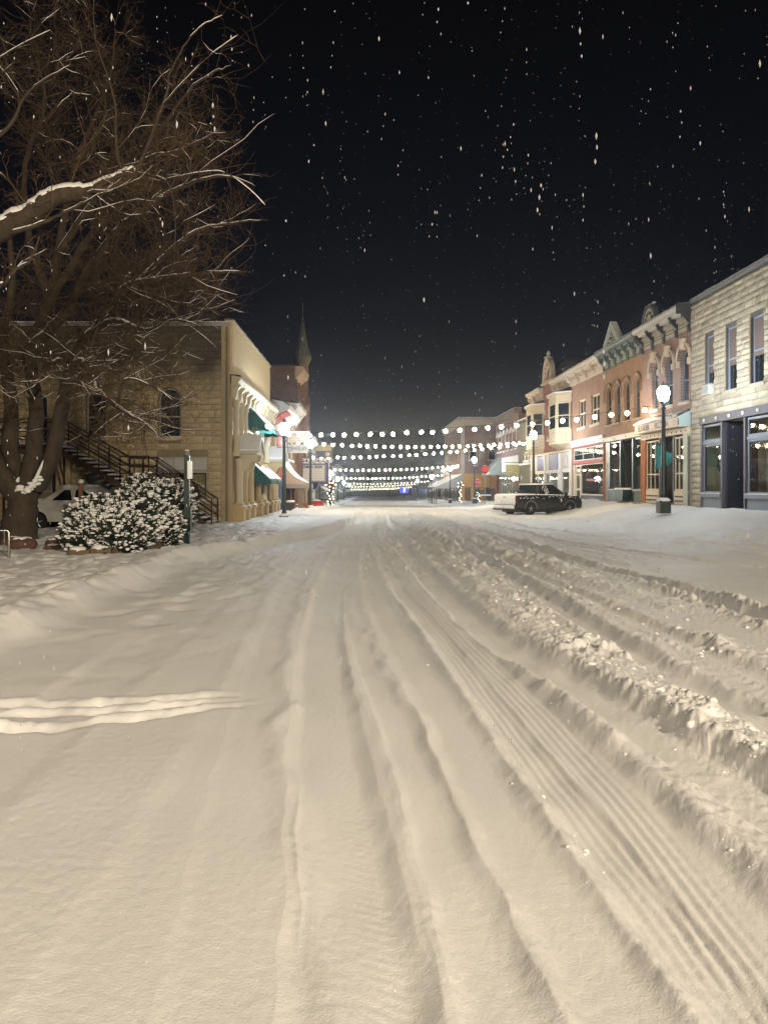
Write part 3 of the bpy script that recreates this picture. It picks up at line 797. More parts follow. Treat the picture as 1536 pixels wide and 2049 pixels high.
    dr = window(b, 2.30, 3.76, 1.3, 3.78, 0, slate_light, .75, (.33,), (.5,), .09, pane=glass_shop, name='door')
    MB().box(2.30, 3.76, .76, .84, .6, 1.295).build('door_panel', cream, b)
    for zz in (1.06, .86): MB().box(2.4, 3.66, .745, .758, zz-.035, zz+.035).build('inset_stripe', black_paint, b)
    MB().box(5.44, Wd-.02, -.22, .1, .3, 3.84).build('pilaster', mat('pale_sage_paint', (.46,.46,.36), .55), b)
    MB().lathe([(.045,.4),(.045,3.7)], (Wd+.06, -.16, 0), 8).build('downpipe', mat('dark_pipe', (.10,.09,.08), .5), b)
    MB().box(.35, Wd-.02, -.30, .6, .2, .72).build('step', mat('concrete', (.30,.27,.24), .9, noise=.2), b)
    storefront_room(b, .37, 4.94, .73, 3.83, .95, 4.0, mat('brown_interior_wall', (.22,.17,.14), .9))
    # flag on a slanting pole
    f = thing('flag', 'teal flag with yellow green emblem on a slanted pole by the pizzeria door', 'flag', (XR, 33.6, 0), 0)
    MB().tube([(-.05,0,2.35),(-1.3,.25,3.5)], .022, 6).build('flagpole', black_paint, f)
    m = MB(); vs = []; N = 14
    for i in range(N+1):
        s = i/N; px = -1.27 + .62*s*.9; pz = 3.46 - .57*s*.9; y = .25 - .2*s + .05*math.sin(s*9)
        for j in range(9):
            t = j/8; vs.append((px - .12*t*(1-s) + .05*math.sin(s*7+t*3), y + .06*math.sin(t*5+s*11), pz - t*(1.2 - .75*s)))
    m.add(vs, [(i*9+j, i*9+j+1, (i+1)*9+j+1, (i+1)*9+j) for i in range(N) for j in range(8)], True)
    m.build('cloth', mat('teal_cloth', (.02,.16,.15), .8), f)
    MB().ball((-.80,.16,2.80), .12, 2, .15, (1,.35,1)).build('emblem', mat('yellow_green', (.45,.55,.06), .7), f)

def arch_shop():
    b = right('arched_window_building', 'tan brick building with four tall arched windows and dark green cornice', 45.4)
    tan = brickmat('tan_brick', (.36,.19,.085), (.31,.16,.07), (.33,.20,.11), .21, .066, .18)
    Wd = 6.35
    wins = [(.30,1.25,5.03,7.25,.48), (1.83,2.78,5.03,7.25,.48), (3.37,4.32,5.03,7.25,.48), (4.93,5.88,5.03,7.25,.48)]
    wall_mb(Wd, -.2, 9.2, 12, wins + [(.25, 6.1, .75, 4.06)], .22).build('wall', tan, b)
    br = mat('brown_hood', (.24,.14,.08), .8, noise=.15); cream = mat('cream_trim', (.64,.54,.40))
    for x0, x1, z0, z1, r in wins:
        window(b, x0, x1, z0, z1, r, mat('dark_teal_frame', (.05,.07,.07), .5), .16, (.5,), (), .08, sill=mat('tan_sill', (.34,.22,.13), .8))
        for (o, i2, t, mm) in ((.20,.06,.05,MATS['tan_sill']), (.28,.205,.10,br)):
            A = arc(x0-i2, x1+i2, z1-r, r+i2, 12); B = arc(x0-o, x1+o, z1-r, r+o, 12); h = MB()
            for k in range(12): h.prism_y([A[k], A[k+1], B[k+1], B[k]][::-1], -t, .02)
            h.box(x0-o, x0-i2, -t, .02, z1-r-.35, z1-r-.002); h.box(x1+i2, x1+o, -t, .02, z1-r-.35, z1-r-.002)
            h.build('window_hood', mm, b)
    gm = mat('green_grey_cornice', (.10,.125,.115), .5, noise=.1); pm = mat('pale_green_panel', (.46,.46,.36), .6)
    cornice(b, .02, Wd-.03, 9.33, .98, .66, gm, gm, 6, pm, .95)
    t = thing('cornice_pediment', 'pointed triangular pediment on the dark green cornice', 'ornament', (XR, 45.4, 0), -PI/2)
    MB().prism_y([(1.55,9.34),(1.95,9.34),(2.9,10.22),(3.85,9.34),(4.25,9.34),(2.9,10.55)][::-1], -.6, -.25).build('raking_cornice', mat('pale_cornice', (.40,.42,.38), .55), t)
    MB().prism_y([(1.96,9.34),(3.84,9.34),(2.9,10.21)][::-1], -.52, -.30).build('tympanum', gm, t)
    h = MB()
    for (x, z) in ((2.9,9.85),(2.65,9.6),(3.15,9.6),(2.9,9.55),(2.35,9.45),(3.45,9.45)): h.ball((x,-.53,z), .09, 1, .2)
    h.build('relief', pm, t)
    MB().prism_y([(1.55,9.36),(2.9,10.56),(4.25,9.36),(4.25,9.42),(2.9,10.64),(1.55,9.42)], -.6, -.25).build('snow', snow_m, t)
    MB().box(.0, Wd-.04, -.14, .1, 4.09, 4.34).build('fascia', cream_paint, b)
    d0 = MB().lathe([(.0,-.02),(.05,-.015),(.055,0)], (0,0,0), 8, 'y').build('rosette', black_paint, b); d0.location = (.15,-.142,4.21)
    for x in (2.2, 4.1, 5.6): dup(d0, b, (x,-.142,4.21))
    snowridge(.0, Wd-.04, -.14, .0, 4.341, .03, b)
    # shopfront
    for (x0, x1) in ((1.05,2.75), (5.0,6.1)):
        window(b, x0, x1, 1.32, 4.04, 0, dark_green, .02, (), (), .07, pane=glass_shop, name='display_window')
        MB().box(x0, x1, -.03, .14, .5, 1.30).build('stall_riser', mat('grey_green_paint', (.13,.17,.16), .5), b)
        MB().box(x0-.02, x1+.02, -.10, .16, 1.22, 1.315).build('sill', MATS['grey_green_paint'], b); snowcap([(x0,-.1),(x1,-.1),(x1,0),(x0,0)], 1.316, .035, b)
    MB().box(.25, 1.0, -.02, .2, .3, 4.05).build('pilaster', dark_green, b)
    for x in (2.8, 4.8): MB().box(x, x+.16, -.05, .2, .3, 4.05).build('pilaster', dark_green, b)
    dr = window(b, 3.0, 4.75, 1.3, 4.03, 0, dark_green, .55, (), (.5,), .1, pane=glass_shop, name='door')
    MB().box(3.0, 4.75, .56, .64, .5, 1.295).build('door_panel', dark_green, b)
    MB().box(6.12, Wd-.02, -.06, .1, -.1, 4.05).build('brick_pier', MATS['orange_brick_pier'], b)
    MB().box(.2, Wd-.05, -.35, .7, .2, .70).build('step', MATS['concrete'], b)
    storefront_room(b, .26, 6.09, .71, 4.05, .75, 4.0, mat('grey_interior_wall', (.26,.24,.20), .9))
    pb = thing('planter_box', 'dark green snow topped planter box in the doorway of the tan building', 'planter', (XR, 45.4, 0), -PI/2)
    MB().prism_y([(3.25,.72),(4.35,.72),(4.5,1.28),(3.1,1.28)][::-1], -.42, .12).build('box', dark_green, pb)
    MB().box(3.05, 4.55, -.46, .16, 1.28, 1.34).build('rim', dark_green, pb); snowcap([(3.05,-.46),(4.55,-.46),(4.55,.16),(3.05,.16)], 1.341, .1, pb)

def red_shop():
    b = right('orange_brick_shop', 'orange brick shop with paired upper windows, white cornice and red striped front', 52.6)
    ob = brickmat('orange_brick', (.30,.115,.06), (.24,.09,.05), (.46,.33,.23), .21, .075, .15)
    Wd = 7.2
    wins = [(1.55,3.2,5.33,7.2), (4.45,6.15,5.33,7.2)]
    wall_mb(Wd, -.2, 9.15, 12, wins + [(.3, 7.0, .65, 4.04)], .2).build('wall', ob, b)
    for x0, x1, z0, z1 in wins: window(b, x0, x1, z0, z1, 0, cream_paint, .1, (.5,), (.5,), .12, sill=cream_paint)
    cc = mat('cream_cornice', (.60,.50,.40), .6, noise=.1)
    cornice(b, 0, Wd, 9.28, .95, .6, cc, cc, 4, mat('peach_panel', (.62,.46,.34), .6), .8)
    MB().box(.02, Wd-.02, -.14, .1, 4.16, 4.56).build('fascia', white_paint, b)
    snowridge(.02, Wd-.02, -.14, 0, 4.561, .03, b)
    d0 = MB().lathe([(.0,-.02),(.06,-.015),(.07,0)], (0,0,0), 8, 'y').build('rosette', black_paint, b); d0.location = (.3,-.142,4.3)
    for x in (3.0, 6.9): dup(d0, b, (x,-.142,4.34))
    rd = mat('red_paint', (.32,.02,.03), .5)
    for z0, z1 in ((4.03,4.155), (2.99,3.2)): MB().box(.3, 7.0, -.08, .1, z0, z1).build('red_stripe', rd, b)
    window(b, .3, 7.0, 3.21, 4.02, 0, white_paint, .02, (.5,), (.33,.67), .05, name='transom_window')
    window(b, 2.1, 6.95, .95, 2.97, 0, cream_paint, .02, (), (), .09, pane=glass_shop, name='display_window')
    MB().box(2.1, 6.95, -.02, .1, .62, .93).build('stall_riser', black_paint, b)
    MB().box(2.02, 7.02, -.04, .1, .4, .61).build('plinth', cream_paint, b)
    dr = window(b, .75, 1.9, .6, 2.97, 0, cream_paint, .04, (.3,.72), (), .16, name='door')
    MB().box(.32, .73, -.02, .1, .4, 2.98).build('jamb', cream_paint, b); MB().box(1.92, 2.08, -.02, .1, .4, 2.98).build('jamb', cream_paint, b)
    MB().box(7.02, 7.19, -.06, .1, .3, 4.15).build('brick_pier', mat('orange_brick_pier', (.36,.14,.06)), b)
    storefront_room(b, .31, 6.99, .66, 2.98, .25, 3.0, mat('taupe_interior_wall', (.33,.28,.20), .9))
    pk = mat('pink_lettering', (.50,.20,.18), .6)
    # arched line and straight line of faded pink window lettering, kept illegible as in the photograph
    h = MB()
    for k in range(13):
        a = PI*(.12 + .76*k/12); c = (4.5 - 1.35*math.cos(a), 2.0 + .55*math.sin(a)); t = R.uniform(.05,.08)
        h.box(c[0]-.06, c[0]+.06, .045, .051, c[1]-t, c[1]+t)
    h.build('window_lettering', pk, b)
    h = MB(); x = 3.2
    while x < 5.9:
        w = R.uniform(.08,.2); h.box(x, x+w, .045, .051, 1.86-R.uniform(0,.02), 1.97+R.uniform(0,.03)); x += w+.03
    h.build('window_lettering', pk, b)
    for (x0, z1, w, hgt, lb) in ((4.35, 1.0, .85, .62, 'dark framed print on a stand low in the red striped shop window'), (5.7, 1.0, .6, .45, 'small silver framed picture in the corner of the red striped shop window')):
        p = thing('framed_picture', lb, 'picture', (XR, 52.6, 0), -PI/2)
        MB().prism_x([(.45,z1),(.50,z1),(.70,z1+hgt),(.65,z1+hgt)][::-1], x0, x0+w).build('frame', mat('dark_wood', (.06,.05,.045)) if w > .7 else mat('silver', (.5,.5,.5), .4), p)
        t = .09; MB().quad((x0+t,.443+.02,z1+t),(x0+w-t,.443+.02,z1+t),(x0+w-t,.62,z1+hgt-t),(x0+t,.62,z1+hgt-t)).build('print', mat('cream_paper', (.5,.46,.36), .8), p)
        MB().quad((x0+w*.3,.455,z1+hgt*.3),(x0+w*.7,.455,z1+hgt*.3),(x0+w*.66,.575,z1+hgt*.7),(x0+w*.34,.575,z1+hgt*.7)).build('image', mat('sepia_print', (.14,.12,.09), .8), p)

def bay_window(par, x0, x1, proj, z0, z1, fm):
    """canted oriel: body panels, three windows, roof"""
    P = [(x0,0),(x0+proj,-proj),(x1-proj,-proj),(x1,0)]
    def skew(a, b, za, zb, off=0): pass
    m = MB()
    zs, zh = z0+1.35, z1-.62
    Q = [(x0-.02,.1)] + P + [(x1+.02,.1)]
    m.prism_z([(p[0],p[1]) for p in Q], z0+.35, zs); m.prism_z([(p[0],p[1]) for p in Q], zh, z1-.12)
    for p in P[1:3]: m.lathe([(.07,zs),(.07,zh)], (p[0],p[1]+.05,0), 6)
    o = m.build('bay_window', fm, par)
    k = 1 + .12/proj
    E = [(x0-.16,.1),(x0-.16,-.02),(x0+proj-.06,-proj-.14),(x1-proj+.06,-proj-.14),(x1+.16,-.02),(x1+.16,.1)]
    MB().prism_z(E, z1-.118, z1).build('bay_cornice', fm, par)
    c = [(p[0], p[1]) for p in E]
    r = MB(); top = [(x0+.2,.1),(x0+.2,.0),(x0+proj+.2,-.1),(x1-proj-.2,-.1),(x1-.2,.0),(x1-.2,.1)]
    r.add([(*p, z1) for p in c] + [(*p, z1+.42) for p in top], [tuple(range(6,12))] + [(i,(i+1)%6,(i+1)%6+6,i+6) for i in range(6)]); r.build('bay_roof', mat('dark_roof', (.10,.085,.08), .8), par)
    rr = MB(); rr.add([(*p, z1+.005) for p in c] + [(p[0]*1, p[1]-.02, z1+.09) for p in c], [(i,(i+1)%6,(i+1)%6+6,i+6) for i in range(6)] + [tuple(range(6,12))]); rr.build('snow', snow_m, par)
    bt = MB(); low = [(p[0]*.8+(x0+x1)/2*.2, p[1]*.35+.05) for p in Q]
    bt.add([(*p, z0) for p in low] + [(*p, z0+.349) for p in Q], [tuple(range(5,-1,-1))] + [(i,(i+1)%6,(i+1)%6+6,i+6) for i in range(6)]); bt.build('bay_corbel', fm, par)
    for i in range(3):
        a, b2 = Vector((*P[i],0)), Vector((*P[i+1],0)); L = (b2-a).length; ux = (b2-a)/L; n = Vector((ux.y,-ux.x,0))
        M = Matrix((( ux.x, -n.x, 0, a.x), (ux.y, -n.y, 0, a.y), (0,0,1,0), (0,0,0,1)))
        hlp = bpy.data.objects.new('bay_side', None); C.objects.link(hlp); hlp.parent = par
        bpy.data.objects.remove(hlp)
        w = window(par, .10, L-.10, zs+.02, zh-.02, 0, fm, -.01, (.5,), (), .08)
        w.matrix_basis = M
        pp = MB()
        nn = 3
        for j in range(nn):
            s0 = .12 + (L-.24)*j/nn + .04; s1 = .12 + (L-.24)*(j+1)/nn - .04; t = .03
            zz0, zz1 = z0+.5, zs-.18
            pp.box(s0, s1, -.012, -.001, zz0, zz0+t); pp.box(s0, s1, -.012, -.001, zz1-t, zz1); pp.box(s0, s0+t, -.012, -.001, zz0+t, zz1-t); pp.box(s1-t, s1, -.012, -.001, zz0+t, zz1-t)
        q = pp.build('bay_panelling', mat('tan_moulding', (.40,.32,.21), .6), par); q.matrix_basis = M

def bay_building():
    b = right('bay_window_building', 'red brick building with two cream bay windows and arched central gable', 65.6)
    rb = brickmat('deep_red_brick', (.26,.07,.045), (.22,.055,.04), (.28,.17,.13), .21, .07, .12)
    Wd = 12.95
    arch_w = (5.9, 6.75, 5.1, 7.5, .42)
    wall_mb(Wd, -.2, 9.1, 11, [arch_w, (.4, 12.6, .6, 3.95)], .2).build('wall', rb, b)
    window(b, *arch_w[:4], .42, white_paint, .12, (.5,), (), .07, sill=cream_paint)
    fm = mat('cream_bay_paint', (.62,.52,.36), .55, noise=.06)
    bay_window(b, 1.0, 4.7, .85, 4.15, 8.0, fm); bay_window(b, 8.9, 12.75, .85, 4.15, 8.0, fm)
    cc = mat('cream_cornice', (.60,.50,.40))
    cornice(b, 0, 4.7, 9.28, .85, .55, cc, cc, 3, fm, .8); cornice(b, 8.3, Wd, 9.28, .85, .55, cc, cc, 3, fm, .8)
    MB().box(4.75, 8.25, -.12, .3, 8.3, 9.45).build('centre_pier', rb, b)
    MB().box(4.68, 8.32, -.30, .35, 9.451, 9.6).build('pier_coping', cc, b)
    A = arc(5.2, 7.8, 9.61, 1.75, 16); B = arc(5.42, 7.58, 9.61, 1.50, 16); D = arc(5.85, 7.15, 9.61, 1.05, 16)
    h = MB()
    for k in range(16): h.prism_y([A[k], A[k+1], B[k+1], B[k]][::-1], -.30, .12)
    h.build('gable_arch', cc, b)
    h = MB()
    for k in range(16): h.prism_y([B[k], B[k+1], D[k+1], D[k]][::-1], -.16, .06)
    h.build('gable_face', fm, b)
    h = MB()
    for k in range(9):
        a = PI*(k+.5)/9; h.ball((6.5-.86*math.cos(a), -.18, 9.65+1.26*math.sin(a)), .10, 1, .15, (1,.4,1))
    h.build('gable_rosettes', mat('brown_relief', (.22,.15,.09), .7), b)
    MB().prism_y([(x,z) for x, z in D][::-1], -.08, .02).build('gable_centre', rb, b)
    MB().lathe([(.30,11.33),(.34,11.42),(.16,11.52),(.12,11.62),(.17,11.72),(.02,11.95)], (6.5,-.1,0), 10).build('finial', cc, b)
    dm = thing('roof_dome', 'dark rounded dome behind the arched gable of the bay window building', 'dome', (XR, 65.6, 0), -PI/2)
    MB().lathe([(1.5,9.0),(1.5,9.9),(1.42,10.4),(1.1,10.95),(.6,11.3),(.05,11.4)], (6.6,1.9,0), 20).build('shell', mat('slate_dome', (.10,.10,.10), .7, noise=.3, nscale=3), dm)
    # shopfront
    bl = mat('blue_panel', (.11,.13,.26), .5); pk = mat('pale_pink_panel', (.62,.56,.54), .6)
    MB().box(.02, Wd-.02, -.10, .1, 3.96, 4.12).build('fascia', cc, b)
    for x0, x1, mm in ((.4,2.2,pk),(2.3,4.9,bl),(5.0,6.3,pk),(6.4,8.9,bl),(9.0,9.6,bl),(10.1,12.55,pk)):
        MB().box(x0+.05, x1-.05, -.02, .08, 2.75, 3.93).build('upper_panel', mm, b)
        f = MB(); f.box(x0, x1, -.03, .09, 2.62, 2.745); f.build('transom_bar', white_paint, b)
        window(b, x0, x1, .95, 2.61, 0, white_paint, .02, (), (), .1, pane=glass_shop, name='display_window')
    for x in (.05, 4.92, 9.65, 12.6): MB().box(x, x+.32, -.12, .1, .2, 3.95).build('pilaster', white_paint, b)
    MB().box(.4, 12.6, -.02, .1, .2, .94).build('stall_riser', slate_paint, b)
    f = MB()
    A = arc(10.75, 11.9, 3.2, .55, 8)
    for k in range(8): f.tube([(A[k][0],-.03,A[k][1]),(A[k+1][0],-.03,A[k+1][1])], .02, 4)
    f.tube([(10.75,-.03,2.9),(11.9,-.03,2.9)], .02, 4); f.build('panel_emblem', mat('mauve_print', (.42,.32,.40), .6), b)
    storefront_room(b, .41, 12.59, .61, 3.94, .25, 4.0, mat('pale_interior_wall', (.42,.36,.28), .9))
    lm = emat('shop_lamp_glow', (1,.93,.8), 25)
    for x in (1.4, 4.2, 10.8, 11.8):
        l = thing('pendant_lamp', 'white pendant lamp glowing inside the bay window building shopfront', 'lamp', (XR, 65.6, 0), -PI/2, 'pendant lamps in the bay window building')
        MB().ball((x,1.3,2.2), .11, 2).build('globe', lm, l); MB().tube([(x,1.3,2.3),(x,1.3,3.9)], .012, 4).build('cord', black_paint, l)
    hb = thing('shelf_of_goods', 'white shelving of small goods inside the window nearest the truck bonnet', 'shelf', (XR, 65.6, 0), -PI/2)
    for i in range(5): MB().box(10.2, 12.4, 1.2, 1.55, 1.05+i*.32, 1.08+i*.32).build('shelf', white_paint, hb)

def low_shop():
    b = right('grey_boarded_building', 'narrow grey green building with two small white windows beside the red brick', 71.2)
    gb = mat('grey_green_boards', (.17,.16,.12), .85, noise=.2, nscale=2, stretch=(.3,1,14))
    Wd = 5.55
    wins = [(2.4,3.15,3.75,4.55), (3.75,4.5,3.75,4.55)]
    wall_mb(Wd, -.4, 7.2, 10, wins, .12).build('wall', gb, b)
    for w in wins: window(b, *w, 0, white_paint, .04, (.5,), (), .08, sill=white_paint)
    rf = MB(); rf.prism_x([(-.5,7.15),(-.5,7.3),(4,8.6),(4,8.4)][::-1], -.1, Wd); rf.build('roof', mat('dark_roof', (.10,.085,.08)), b)
    MB().prism_x([(-.52,7.3),(-.52,7.42),(4,8.75),(4,8.61)][::-1], -.1, Wd).build('snow', snow_m, b)
    MB().box(0.02, Wd-.02, -.2, .05, 3.4, 3.55).build('fascia', white_paint, b)
    for i in range(9): MB().box(.05+i*.6, .63+i*.6, -.05, -.001, .2, 3.38).build('board', gb, b)
    s = thing('hanging_sign', 'square olive board sign hanging out from the grey green building', 'sign', (XR, 69.2, 0), 0)
    MB().box(-1.55, -.35, -.04, .04, 2.45, 3.45).build('board', mat('olive_board', (.26,.27,.16), .7), s)
    MB().tube([(0,0,3.65),(-1.75,0,3.65)], .03, 5).build('bracket', dark_iron, s)
    h = MB()
    for q in ([(-1.3,3.2),(-.6,3.2),(-.6,3.0),(-1.2,3.0)], [(-1.35,2.8),(-1.0,2.85),(-.9,2.65)], [(-.75,2.85),(-.55,2.7),(-.75,2.6)]):
        h.tube([(x,-.055,z) for x, z in q], .02, 4)
    h.build('scrollwork', mat('pale_scroll', (.5,.5,.36), .6), s)

def far_brick():
    b = right('red_brick_row', 'red brick building with white arched window hoods above a lit shopfront', 84.0)
    rb = brickmat('dull_red_brick', (.20,.07,.055), (.16,.06,.05), (.26,.19,.16), .21, .08, .15)
    Wd = 12.7
    wins = [(1.0+i*1.95, 1.95+i*1.95, 5.1, 7.0, .3) for i in range(6)]
    wall_mb(Wd, -1, 8.3, 11, wins + [(.6,12.2,.1,2.9)], .2).build('wall', rb, b)
    for x0, x1, z0, z1, r in wins:
        window(b, x0, x1, z0, z1, r, white_paint, .1, (.5,), (), .09, sill=white_paint)
        A = arc(x0-.05, x1+.05, z1-r, r+.05, 8); B = arc(x0-.22, x1+.22, z1-r, r+.28, 8); h = MB()
        for k in range(8): h.prism_y([A[k], A[k+1], B[k+1], B[k]][::-1], -.12, .02)
        h.build('window_hood', white_paint, b)
    extr([(.3,8.3),(-.35,8.3),(-.45,8.75),(.3,8.75)], 0, Wd).build('cornice', mat('brown_cornice', (.17,.13,.10), .7), b)
    snowridge(0, Wd, -.46, .3, 8.75, .1, b)
    MB().box(.0, Wd, -.10, .1, 2.95, 4.4).build('fascia', mat('pale_fascia', (.62,.58,.52), .6), b)
    for i in range(4):
        window(b, .7+i*2.9, 3.45+i*2.9, .5, 2.85, 0, mat('silver_frame', (.4,.42,.42), .4), .03, (), (.5,), .08, pane=glass_shop, name='display_window')
    storefront_room(b, .61, 12.19, .11, 2.89, .2, 4.0, mat('pale_interior_wall', (.42,.36,.28)))
    lm = MATS['shop_lamp_glow']
    for x in (5.5, 8.2, 10.8):
        l = thing('round_lamp', 'round white lamp glowing behind the red brick row shopfront', 'lamp', (XR, 84, 0), -PI/2, 'round lamps in the red brick row')
        MB().ball((x,.9,2.25), .22, 2).build('globe', lm, l); MB().tube([(x,.9,2.46),(x,.9,2.88)], .02, 4).build('stem', black_paint, l)
    a = thing('shop_awning', 'grey green striped awning sloping over the corner of the red brick row', 'awning', (XR, 84, 0), -PI/2)
    m = MB(); N = 8
    for i in range(N):
        x0, x1 = 0 + 4.4*i/N, 0 + 4.4*(i+1)/N
        MB().prism_x([(-.02,4.6),(-1.55,2.75),(-1.55,2.65),(-.02,4.5)], x0, x1-.02).build('stripe', mat('awning_green', (.20,.23,.21), .8) if i % 2 else mat('awning_grey', (.34,.36,.33), .8), a)
    MB().prism_y([(0,0)]*0 or [(0,0),(0,0),(0,0)], 0, 0) if False else None
    MB().add([(0,-.02,4.5),(0,-1.55,2.65),(0,-.02,2.65)], [(0,1,2)]).add([(4.38,-.02,4.5),(4.38,-1.55,2.65),(4.38,-.02,2.65)], [(0,1,2)]).build('side_panel', MATS['awning_green'], a)
    MB().box(-.02, 1.0, -.04, .3, -1, 3.0).build('corner_pier', mat('red_pier', (.27,.075,.045), .8, noise=.2), b)

def corner_building():
    b = thing('corner_building', 'large three storey red brick corner building across the side street', 'building', (12.6, 104, 0), 0)
    rb = brickmat('brown_red_brick', (.20,.085,.06), (.17,.07,.05), (.25,.18,.14), .22, .08, .2)
    stone = mat('pale_stone_trim', (.42,.36,.28), .8, noise=.1)
    ops = [(1.1+i*2.6, 2.2+i*2.6, 5.0, 7.4, .3) for i in range(4)]
    wall_mb(12, -2, 10.3, 22, ops, .2).build('wall', rb, b)
    for o in ops: window(b, *o[:4], .3, stone, .1, (.5,), (), .12, sill=stone)
    extr([(.3,9.7),(-.05,9.7),(-.15,10.2),(-.45,10.5),(-.45,10.75),(.3,10.75)], -.4, 12.2).build('cornice', stone, b)
    snowridge(-.4, 12.2, -.46, .3, 10.75, .1, b)
    for x in (0.02, 2.55, 11.2): MB().box(x, x+.5, -.08, .02, -1, 9.68).build('pilaster', stone if x < 1 else rb, b)
    # street front (faces the street, at x=0)
    st = thing('corner_street_front', 'street front of the corner building with white cornice lights', 'shopfront', (12.55, 126, 0), -PI/2)
    extr([(.05,9.7),(-.05,9.7),(-.45,10.5),(-.45,10.75),(.05,10.75)], 0, 21.8).build('cornice', stone, st)
    for i in range(6): window(st, 1.6+i*3.4, 2.8+i*3.4, 5.0, 7.4, .3, stone, -.05, (.5,), (), .12)
    for i in range(6): window(st, .8+i*3.5, 3.8+i*3.5, -.4, 2.2, 0, dark_green, -.06, (), (.5,), .12, name='display_window')
    # ground floor: orange panelled front facing the side street
    og = mat('ochre_paint', (.50,.28,.07), .6, noise=.08); dk = mat('brown_panel', (.16,.08,.03), .6)
    MB().box(.1, 3.9, -.14, -.09, 1.35, 3.2).build('upper_fascia', og, b)
    for i in range(9):
        MB().box(.1+i*.42, .1+i*.42+.37, -.14, -.02, -1.2, 1.3).build('panel_board', dk if i % 3 else og, b)
    for x in (3.0, 6.1): window(b, x, x+.75, -.3, 2.6, 0, og, -.12, (), (), .14, name='door')
    MB().box(4.0, 9.0, -.10, -.02, 1.2, 3.0).build('fascia', og, b)
    aw = thing('corner_awning', 'white snow laden awning over the ochre shopfront on the far corner', 'awning', (12.6, 104, 0), 0)
    MB().prism_y([(.2,3.1),(-3.4,1.35),(-3.4,1.2),(.2,2.9)][::-1], -.2, 14).build('canopy', mat('grey_canvas', (.32,.32,.33), .8), aw)
    MB().prism_y([(.2,3.12),(-3.4,1.37),(-3.42,1.47),(.2,3.22)], -.2, 14).build('snow', snow_m, aw)
    MB().add([(.2,-.19,2.9),(-3.4,-.19,1.2),(.2,-.19,1.2)], [(0,1,2)]).build('side_panel', MATS['grey_canvas'], aw)
    for i in range(5): MB().tube([(-3.3,.3+i*3.2,1.25),(-3.3,.3+i*3.2,-1.2)], .06, 6).build('post', dark_iron, aw)
    # bright rope lights along the front
    rl = thing('cornice_light_strip', 'bright warm light strip slanting along the corner building front', 'light strip', (12.2, 0, 0), 0)
    m = MB(); m.tube([(0,104,4.25),(0,126,4.05)], .12, 8); m.build('glow_tube', emat('rope_glow', (1,.86,.62), 14), rl)
    MB().box(.12, .30, 104, 126, 3.9, 4.4).build('rail', stone, rl)

stone_shop(); pizzeria(); arch_shop(); red_shop(); bay_building(); low_shop(); far_brick(); corner_building()
# ================================================================== left side of the street
tan_stone = mat('tan_stone', (.50, .405, .255), .9, noise=.30, nscale=2.2, bump=.7, bscale=16, rand=.10)
def darkened(m):
    """darker tone with an uneven lower edge on the upper part of the old side wall"""
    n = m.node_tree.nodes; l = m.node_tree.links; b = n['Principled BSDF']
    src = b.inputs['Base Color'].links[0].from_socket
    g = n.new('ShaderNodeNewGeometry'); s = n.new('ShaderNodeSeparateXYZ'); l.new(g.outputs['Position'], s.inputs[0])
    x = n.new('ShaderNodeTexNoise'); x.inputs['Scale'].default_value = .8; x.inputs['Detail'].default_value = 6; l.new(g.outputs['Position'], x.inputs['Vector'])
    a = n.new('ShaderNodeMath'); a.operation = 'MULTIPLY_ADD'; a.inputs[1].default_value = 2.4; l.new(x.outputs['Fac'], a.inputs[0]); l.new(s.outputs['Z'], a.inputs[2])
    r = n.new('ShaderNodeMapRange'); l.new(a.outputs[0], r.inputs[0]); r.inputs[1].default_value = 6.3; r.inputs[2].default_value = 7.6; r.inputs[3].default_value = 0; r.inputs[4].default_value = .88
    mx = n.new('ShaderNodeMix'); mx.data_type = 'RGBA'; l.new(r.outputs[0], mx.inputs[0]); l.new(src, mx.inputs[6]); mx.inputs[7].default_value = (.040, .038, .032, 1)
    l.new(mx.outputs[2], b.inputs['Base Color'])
darkened(tan_stone)
stucco = mat('beige_stucco', (.64, .51, .31), .8, noise=.05, nscale=2, bump=.1, bscale=60)
ivory = mat('ivory_trim', (.56, .49, .33), .6, noise=.06)
tanp = mat('tan_paint', (.47, .365, .20), .6, noise=.08, nscale=3)
green_canvas = mat('green_canvas', (.006, .085, .065), .75)

